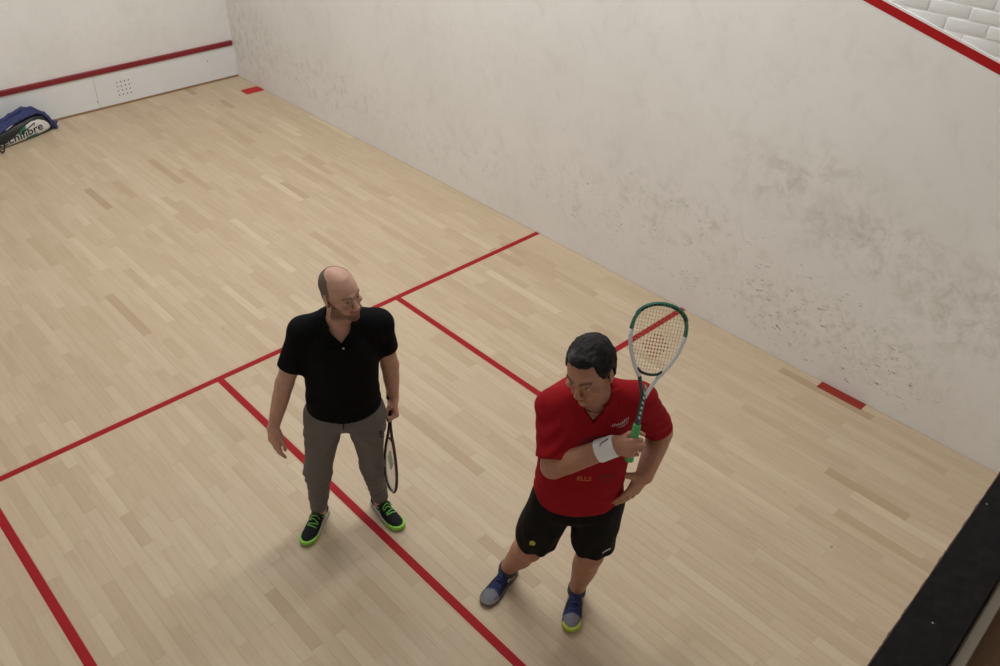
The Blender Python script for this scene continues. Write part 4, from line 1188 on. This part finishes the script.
# ================================================================== RACKETS
def racket(label, butt, tip, facing, mats, name='squash_racket', bumper=None, motif=None, letters=None):
    """butt and tip in world space; facing = direction the strings face"""
    butt, tip = A3(*butt), A3(*tip); z = unit(tip - butt); y = unit(A3(*facing) - z * (A3(*facing) @ z)); x = np.cross(y, z)
    Lr = float(np.linalg.norm(tip - butt))
    root = empty(name, tuple(butt))
    root.rotation_mode = 'QUATERNION'; root.rotation_quaternion = Matrix(np.stack([x, y, z], 1).tolist()).to_quaternion()
    tag(root, label, 'racket', 'rackets the players hold')
    # head outline, teardrop, from the throat (s=0) round the top and back
    z0, z1 = .372, Lr - .006                       # throat point and top
    pts = []
    N = 72
    hw = .107
    for i in range(N):
        t = 2 * math.pi * i / N                   # 0 = top
        zz = math.cos(t); xx = math.sin(t)
        zc = z0 + (z1 - z0) * (.5 + .5 * zz)
        u = (zc - z0) / (z1 - z0)
        # width profile: broad at the top, tapering to the throat
        prof = np.interp(u, [0, .08, .2, .35, .5, .62, .75, .86, .94, 1], [.36, .55, .72, .87, .965, 1.0, .965, .83, .60, .0])
        pts.append((u, zc))
    # build symmetric outline by width profile
    us = [0.0, .02, .05, .1, .16, .23, .30, .38, .46, .54, .62, .69, .76, .82, .87, .915, .95, .975, .99, 1.0]
    W_ = lambda u: hw * float(np.interp(u, [0, .05, .12, .22, .35, .5, .62, .72, .80, .87, .92, .955, .98, .992, 1], [.33, .44, .56, .70, .86, .965, 1.0, .985, .93, .82, .69, .54, .37, .24, 0]))
    right = [(W_(u), z0 + (z1 - z0) * u) for u in us]
    outline = [(-a, b) for a, b in right[::-1]][1:]
    full = right + outline                        # starts right throat, over the top, ends left throat
    fr, fc = [], []
    def seg(i0, i1, rad):
        return tube_vf([(a, 0, b) for a, b in full[i0:i1]], rad, 10)
    n = len(full); split = us.index(.62)
    P = {}
    P['r'] = seg(0, split + 1, .0082); P['t'] = seg(split, n - split, .0080); P['l'] = seg(n - split - 1, n, .0082)
    lo_v = merge([P['r'], P['l']])
    frame = obj_from('head_frame', *lo_v, mats['low'], root, True)
    topf = obj_from('head_frame', *P['t'], mats['top'], root, True)
    # bumper guard strip with print along the top
    bt = full[split + 3:n - split - 3]
    cxy = np.array(bt); ctr = A3(0, (z0 + z1) / 2)
    bumpp = [(a * 1.045, 0, (b - .45) * 1.022 + .45) for a, b in bt]
    obj_from('bumper', *tube_vf(bumpp, .0050, 8), mats['bumper'], topf, True)
    # little pale/dark marks on the frame near the top
    mk = []
    for i in range(split + 4, n - split - 4):
        for tt in (.25, .65):
            a0, b0_ = full[i]; a1, b1_ = full[i + 1]
            q = A3(a0 + (a1 - a0) * tt, 0, b0_ + (b1_ - b0_) * tt); dq = unit(A3(a1 - a0, 0, b1_ - b0_))
            nq = A3(-dq[2], 0, dq[0])
            for sy in (-1, 1):
                c_ = q + A3(0, sy * .0081, 0); w1 = .0028 if (i + int(tt > .5)) % 3 else .0045
                V_ = [tuple(c_ + dq * sx * w1 + nq * sz * .0036) for sx, sz in ((-1, -1), (1, -1), (1, 1), (-1, 1))]
                mk.append((V_, [(0, 1, 2, 3)]))
    if letters is not None: obj_from('frame_print', *merge(mk), letters, topf)
    # throat: bridge and two shafts meeting at the neck
    tw = W_(0.0)
    bz = z0 + .030
    brp = [(math.sin(a_) * W_(.08) * .98, 0, z0 + .040 - .028 * math.cos(a_)) for a_ in np.linspace(-1.35, 1.35, 13)]
    obj_from('throat_bridge', *tube_vf(brp, .0062, 8), mats['bridge'], root, True)
    for sx in (-1, 1):
        obj_from('throat', *tube_vf([(sx * tw, 0, z0), (sx * tw * .70, 0, z0 - .028), (sx * tw * .40, 0, z0 - .058), (sx * .005, 0, z0 - .088)], [.0082, .0078, .0075, .0078], 10), mats['low'] if sx < 0 else mats['shaft'], root, True)
    obj_from('shaft', *tube_vf([(0, 0, .15), (0, 0, .19), (0, 0, z0 - .08)], [.0115, .0105, .0105], 12), mats['shaft'], root, True)
    # pale flashes down the shaft
    fl_ = []
    for k_ in range(7):
        zz = .19 + k_ * .022
        for sy in (-1, 1): fl_.append(([( -.004, sy * .0109, zz), (.004, sy * .0109, zz + .004), (.004, sy * .0109, zz + .016), (-.004, sy * .0109, zz + .011)], [(0, 1, 2, 3)]))
    obj_from('shaft_print', *merge(fl_), mats['flash'], root)
    # grip: wrapped tape as a slightly ribbed octagonal handle
    gz = np.linspace(0.0, .165, 40)
    grp = obj_from('grip', *tube_vf([(0, 0, q) for q in gz], [(.0185 if i == 0 else .0182 if i < 3 else .0165) + .0008 * math.sin(i * 2.1) - (.004 if i == 39 else 0) for i in range(40)], 12), mats['grip'], root, True)
    obj_from('butt_cap', *tube_vf([(0, 0, -.004), (0, 0, .004)], [.016, .019], 12), mats['grip'], grp, True)
    # strings, woven over and under
    sv = []
    def half_w(zc):
        u = (zc - z0) / (z1 - z0); return W_(min(max(u, 0), 1))
    zb = z0 + .008
    for k_ in range(-8, 9):
        xx = k_ * .0122
        zlist = [q for q in np.linspace(zb, z1, 300) if half_w(q) > abs(xx) + .001 and q > z0 + .040 - .028 * math.cos(min(1.35, abs(xx) / (W_(.08) * .98) * 1.3))]
        if len(zlist) > 5:
            a, b = zlist[0], zlist[-1]; sv.append(tube_vf([(xx, .0006 * (-1) ** k_, a), (xx, .0006 * (-1) ** k_, b)], .00062, 4, cap=False))
    q = z0 + .032
    i = 0
    while q < z1 - .008:
        h_ = half_w(q)
        sv.append(tube_vf([(-h_, -.0006 * (-1) ** i, q), (h_, -.0006 * (-1) ** i, q)], .00062, 4, cap=False)); q += .0148; i += 1
    strings = obj_from('strings', *merge(sv), mats['string'], root)
    if motif is not None:
        mv = []
        for k_ in range(-4, 5):
            for j in range(7):
                xx = k_ * .0122; zc = z0 + .032 + .0148 * (4 + j)
                if abs(k_) + abs(j - 3) * (1.2 if j < 3 else 1.0) < 5.0:
                    for sy in (-1, 1):
                        mv.append(tube_vf([(xx - .0042, sy * .0006, zc), (xx + .0042, sy * .0006, zc)], .00125, 4)); mv.append(tube_vf([(xx, sy * .0006, zc - .0048), (xx, sy * .0006, zc + .0048)], .00125, 4))
        obj_from('string_print', *merge(mv), motif, strings)
    return root
gm = dict(low=simple('white_frame', (0.62, 0.63, 0.62), 0.3), top=simple('green_frame', (0.018, 0.15, 0.085), 0.3), bumper=simple('green_bumper', (0.03, 0.13, 0.085), 0.5),
          bridge=simple('black_bridge', (0.012, 0.022, 0.02), 0.4), shaft=simple('teal_shaft', (0.012, 0.045, 0.05), 0.3), flash=simple('mint_flash', (0.42, 0.60, 0.54), 0.4),
          grip=simple('green_grip', (0.06, 0.33, 0.10), 0.7, nscale=60), string=simple('cream_string', (0.30, 0.27, 0.15), 0.5))
racket('green and white squash racket with green grip raised in front of the red shirt', RB2, RT2, (-.56, -.60, .57), gm, motif=simple('red_string_print', (0.35, 0.09, 0.05), 0.6), letters=M_blackprint)
dm = dict(low=simple('maroon_frame', (0.055, 0.008, 0.009), 0.35), top=simple('black_frame', (0.016, 0.012, 0.012), 0.35), bumper=simple('black_bumper', (0.012, 0.012, 0.012), 0.5),
          bridge=simple('dark_bridge', (0.03, 0.008, 0.008), 0.4), shaft=simple('black_shaft', (0.012, 0.012, 0.013), 0.3), flash=simple('maroon_flash', (0.10, 0.012, 0.012), 0.4),
          grip=simple('black_grip', (0.012, 0.012, 0.012), 0.8, nscale=60), string=simple('white_string', (0.42, 0.43, 0.38), 0.5))
RG = A3(3.337, -7.352, 0.842); RTP = A3(3.217, -7.485, 0.423)
u1 = unit(RTP - RG)
racket('dark maroon squash racket hanging head down beside the grey sweatpants', RTP - u1 * .685, RTP, (-.925, .34, .14), dm, motif=simple('green_string_print', (0.03, 0.16, 0.09), 0.6), letters=M_whitep)

# ================================================================== BAG AND JACKET BY THE FRONT WALL
BA = math.atan2(0.19, 0.60)
bagpos = (3.60, -0.30, 0.0)
bag = empty('racket_bag', bagpos, BA)
tag(bag, 'white, green and black racket bag with bold lettering lying by the front wall', 'bag')
# local x runs along the bag (right end at +x), -y faces the court
XS = [-.42, -.36, -.25, -.10, .05, .18, .27, .33, .365, .38]
TP = [.10, .15, .185, .205, .225, .232, .215, .175, .12, .07]
def bag_top(x): return np.interp(x, XS, TP)
def bagf(g=0.0):
    Mf = np.array([[0, 0, 1.0], [-1, 0, 0], [0, 1, 0]])        # loft axes: x -> -y, y -> z, z -> x
    return loft([(x, 0.0, t + g, -.004, w + g) for x, t, w in zip(XS, TP, [.06, .085, .10, .11, .115, .115, .11, .095, .07, .04])], 2.9, (0, 0, 0), Mf)
f = Field((-.46, -.17, -.01), (.43, .17, .28), .0045)
f.apply(bagf())
f.keep(lambda X, Y, Z: .004 - Z + 0 * X)
def bagc(V, N):
    x, y, z = V.T; C = np.tile(np.array((.012, .013, .014), np.float32), (len(V), 1))
    front = y < -.015
    # white window: rounded at the right end, sweeping down to the left
    top = np.interp(x, [-.40, -.22, -.12, -.04, .04, .13, .22, .29, .335, .355], [.045, .065, .088, .125, .168, .190, .185, .150, .10, .05])
    bot = np.interp(x, [-.40, .05, .18, .30, .355], [.008, .014, .022, .034, .05])
    win = front * sstep(top - z, -.002, .004) * sstep(z - bot, -.002, .004) * (x < .352)
    paint(C, win, (.62, .61, .58))
    gp = front * (x > -.06 + .8 * (z - .10)) * (x < .045 + .3 * (z - .12)) * (z > .103 + .25 * (x + .02)) * sstep(top - z, -.002, .004)
    paint(C, gp * 1.0, (.02, .20, .09))
    g2 = front * (x > .02 + .4 * z) * (x < .16 + .3 * z) * (z < .042 + .07 * (x - .05))
    paint(C, g2 * 1.0, (.02, .17, .08))
    return C
M_bag = vcol_mat('bag_fabric', 0.45, 0.45, namp=0.06, nscale=40, bstr=0.1, bscale=200)
body, V, Q = finish('bag_body', f, M_bag, bag, bagc, 1, lambda V, N: vnoise(V, 14, 51) * .003); TBg = bvh(V, Q)
ts = math.tan(math.radians(9))
tx = text_shape('tecnifibre', .118, .002, 1.2)
decal('lettering', ([(x, y + ts * 0) for x, y in tx[0]], tx[1]), TBg, (-.025, -.12, .083), (1, 0, .085), (-.085, 0, 1), M_blackprint, body, .002)
decal('emblem', strip_shape([(-.11, -.034), (-.03, -.008), (.05, .013), (.09, .022)], [.010, .012, .012, .012]), TBg, (.075, -.12, .135), (1, 0, .08), (-.08, 0, 1), M_blackprint, body, .002)
decal('emblem', strip_shape([(.082, .024), (.076, .003), (.074, -.006)], [.012, .010, .006]), TBg, (.075, -.12, .135), (1, 0, .08), (-.08, 0, 1), M_blackprint, body, .002)
# piping round the white window, zip, strap
pip = []
for x in np.linspace(-.38, .345, 50):
    z = np.interp(x, [-.40, -.22, -.12, -.04, .04, .13, .22, .29, .335, .355], [.045, .065, .088, .125, .168, .190, .185, .150, .10, .05])
    h_ = TBg.ray_cast(Vector((x, -.3, z)), Vector((0, 1, 0)))
    if h_[0]: pip.append(tuple(h_[0]))
sub_mesh('piping', pip, .004, M_blackprint, body, 6)
M_strap = simple('black_webbing', (0.014, 0.014, 0.015), 0.7)
st = []
for t in np.linspace(0, 1, 22):
    a = t * 2 * math.pi
    st.append((-.305 + .045 * math.sin(a) + .01 * math.sin(2 * a), -.150 - .012 * math.sin(a * .5), .075 + .066 * math.cos(a)))
sub_mesh('strap', st, .008, M_strap, bag, 8)
sub_mesh('strap_pull', [(-.33, -.125, .12), (-.325, -.152, .142), (-.30, -.158, .135)], .006, simple('grey_pull', (0.4, 0.42, 0.4), 0.5), bag, 8)

jk = empty('jacket', bagpos, BA)
tag(jk, 'crumpled blue jacket draped over the racket bag', 'jacket')
f = Field((-.52, -.20, -.005), (.52, .20, .36), .0045)
f.apply(bagf(.024))
def edge(X, Y, Z):
    # the cloth's lower edge on the court side climbs over the bag, then falls down its right end
    e = np.interp(X, [-.5, -.35, -.2, -.08, .05, .16, .26, .31, .345, .37], [.150, .172, .190, .212, .232, .240, .230, .205, .12, .0])
    e = np.where(Y > 0.0, np.minimum(e, .05), e)
    return e - Z
f.keep(edge)
f.apply(bagf(.002), 'cut')
for pts, r in (([(-.46, -.03, .16), (-.25, -.045, .212), (-.05, -.05, .247), (.12, -.04, .268), (.25, -.05, .25), (.34, -.06, .17), (.395, -.07, .085), (.41, -.08, .025)], .022),
               ([(-.45, -.075, .125), (-.28, -.085, .172), (-.10, -.085, .215), (.04, -.075, .242), (.16, -.07, .252)], .017),
               ([(-.2, .03, .225), (.0, .02, .265), (.14, .01, .292), (.24, .0, .27), (.36, .0, .17), (.41, .01, .06)], .026),
               ([(.36, -.05, .12), (.40, -.06, .06), (.43, -.05, .018)], .024), ([(.40, -.05, .03), (.445, -.04, .045), (.465, -.045, .062)], .012),
               ([(.35, .03, .14), (.40, .04, .05), (.42, .05, .02)], .026)):
    for a, b in zip(pts[:-1], pts[1:]): f.apply(cone(a, b, r, r), 'add', .018)
f.keep(lambda X, Y, Z: .004 - Z + 0 * X)
M_blue = simple('blue_cloth', (0.034, 0.040, 0.115), 0.85, spec=0.3, nscale=18, namp=0.25, bstr=0.3, bscale=150)
jb, V, Q = finish('cloth', f, M_blue, jk, None, 3, lambda V, N: vnoise(V * (10, 26, 26), 1, 61) * .007 + vnoise(V, 55, 62) * .003)
sub_mesh('zip', [(-.17, -.112, .192), (-.12, -.110, .207), (-.08, -.107, .218)], .0045, simple('zip_metal', (0.6, 0.6, 0.62), 0.3, metallic=0.6), jk, 8)
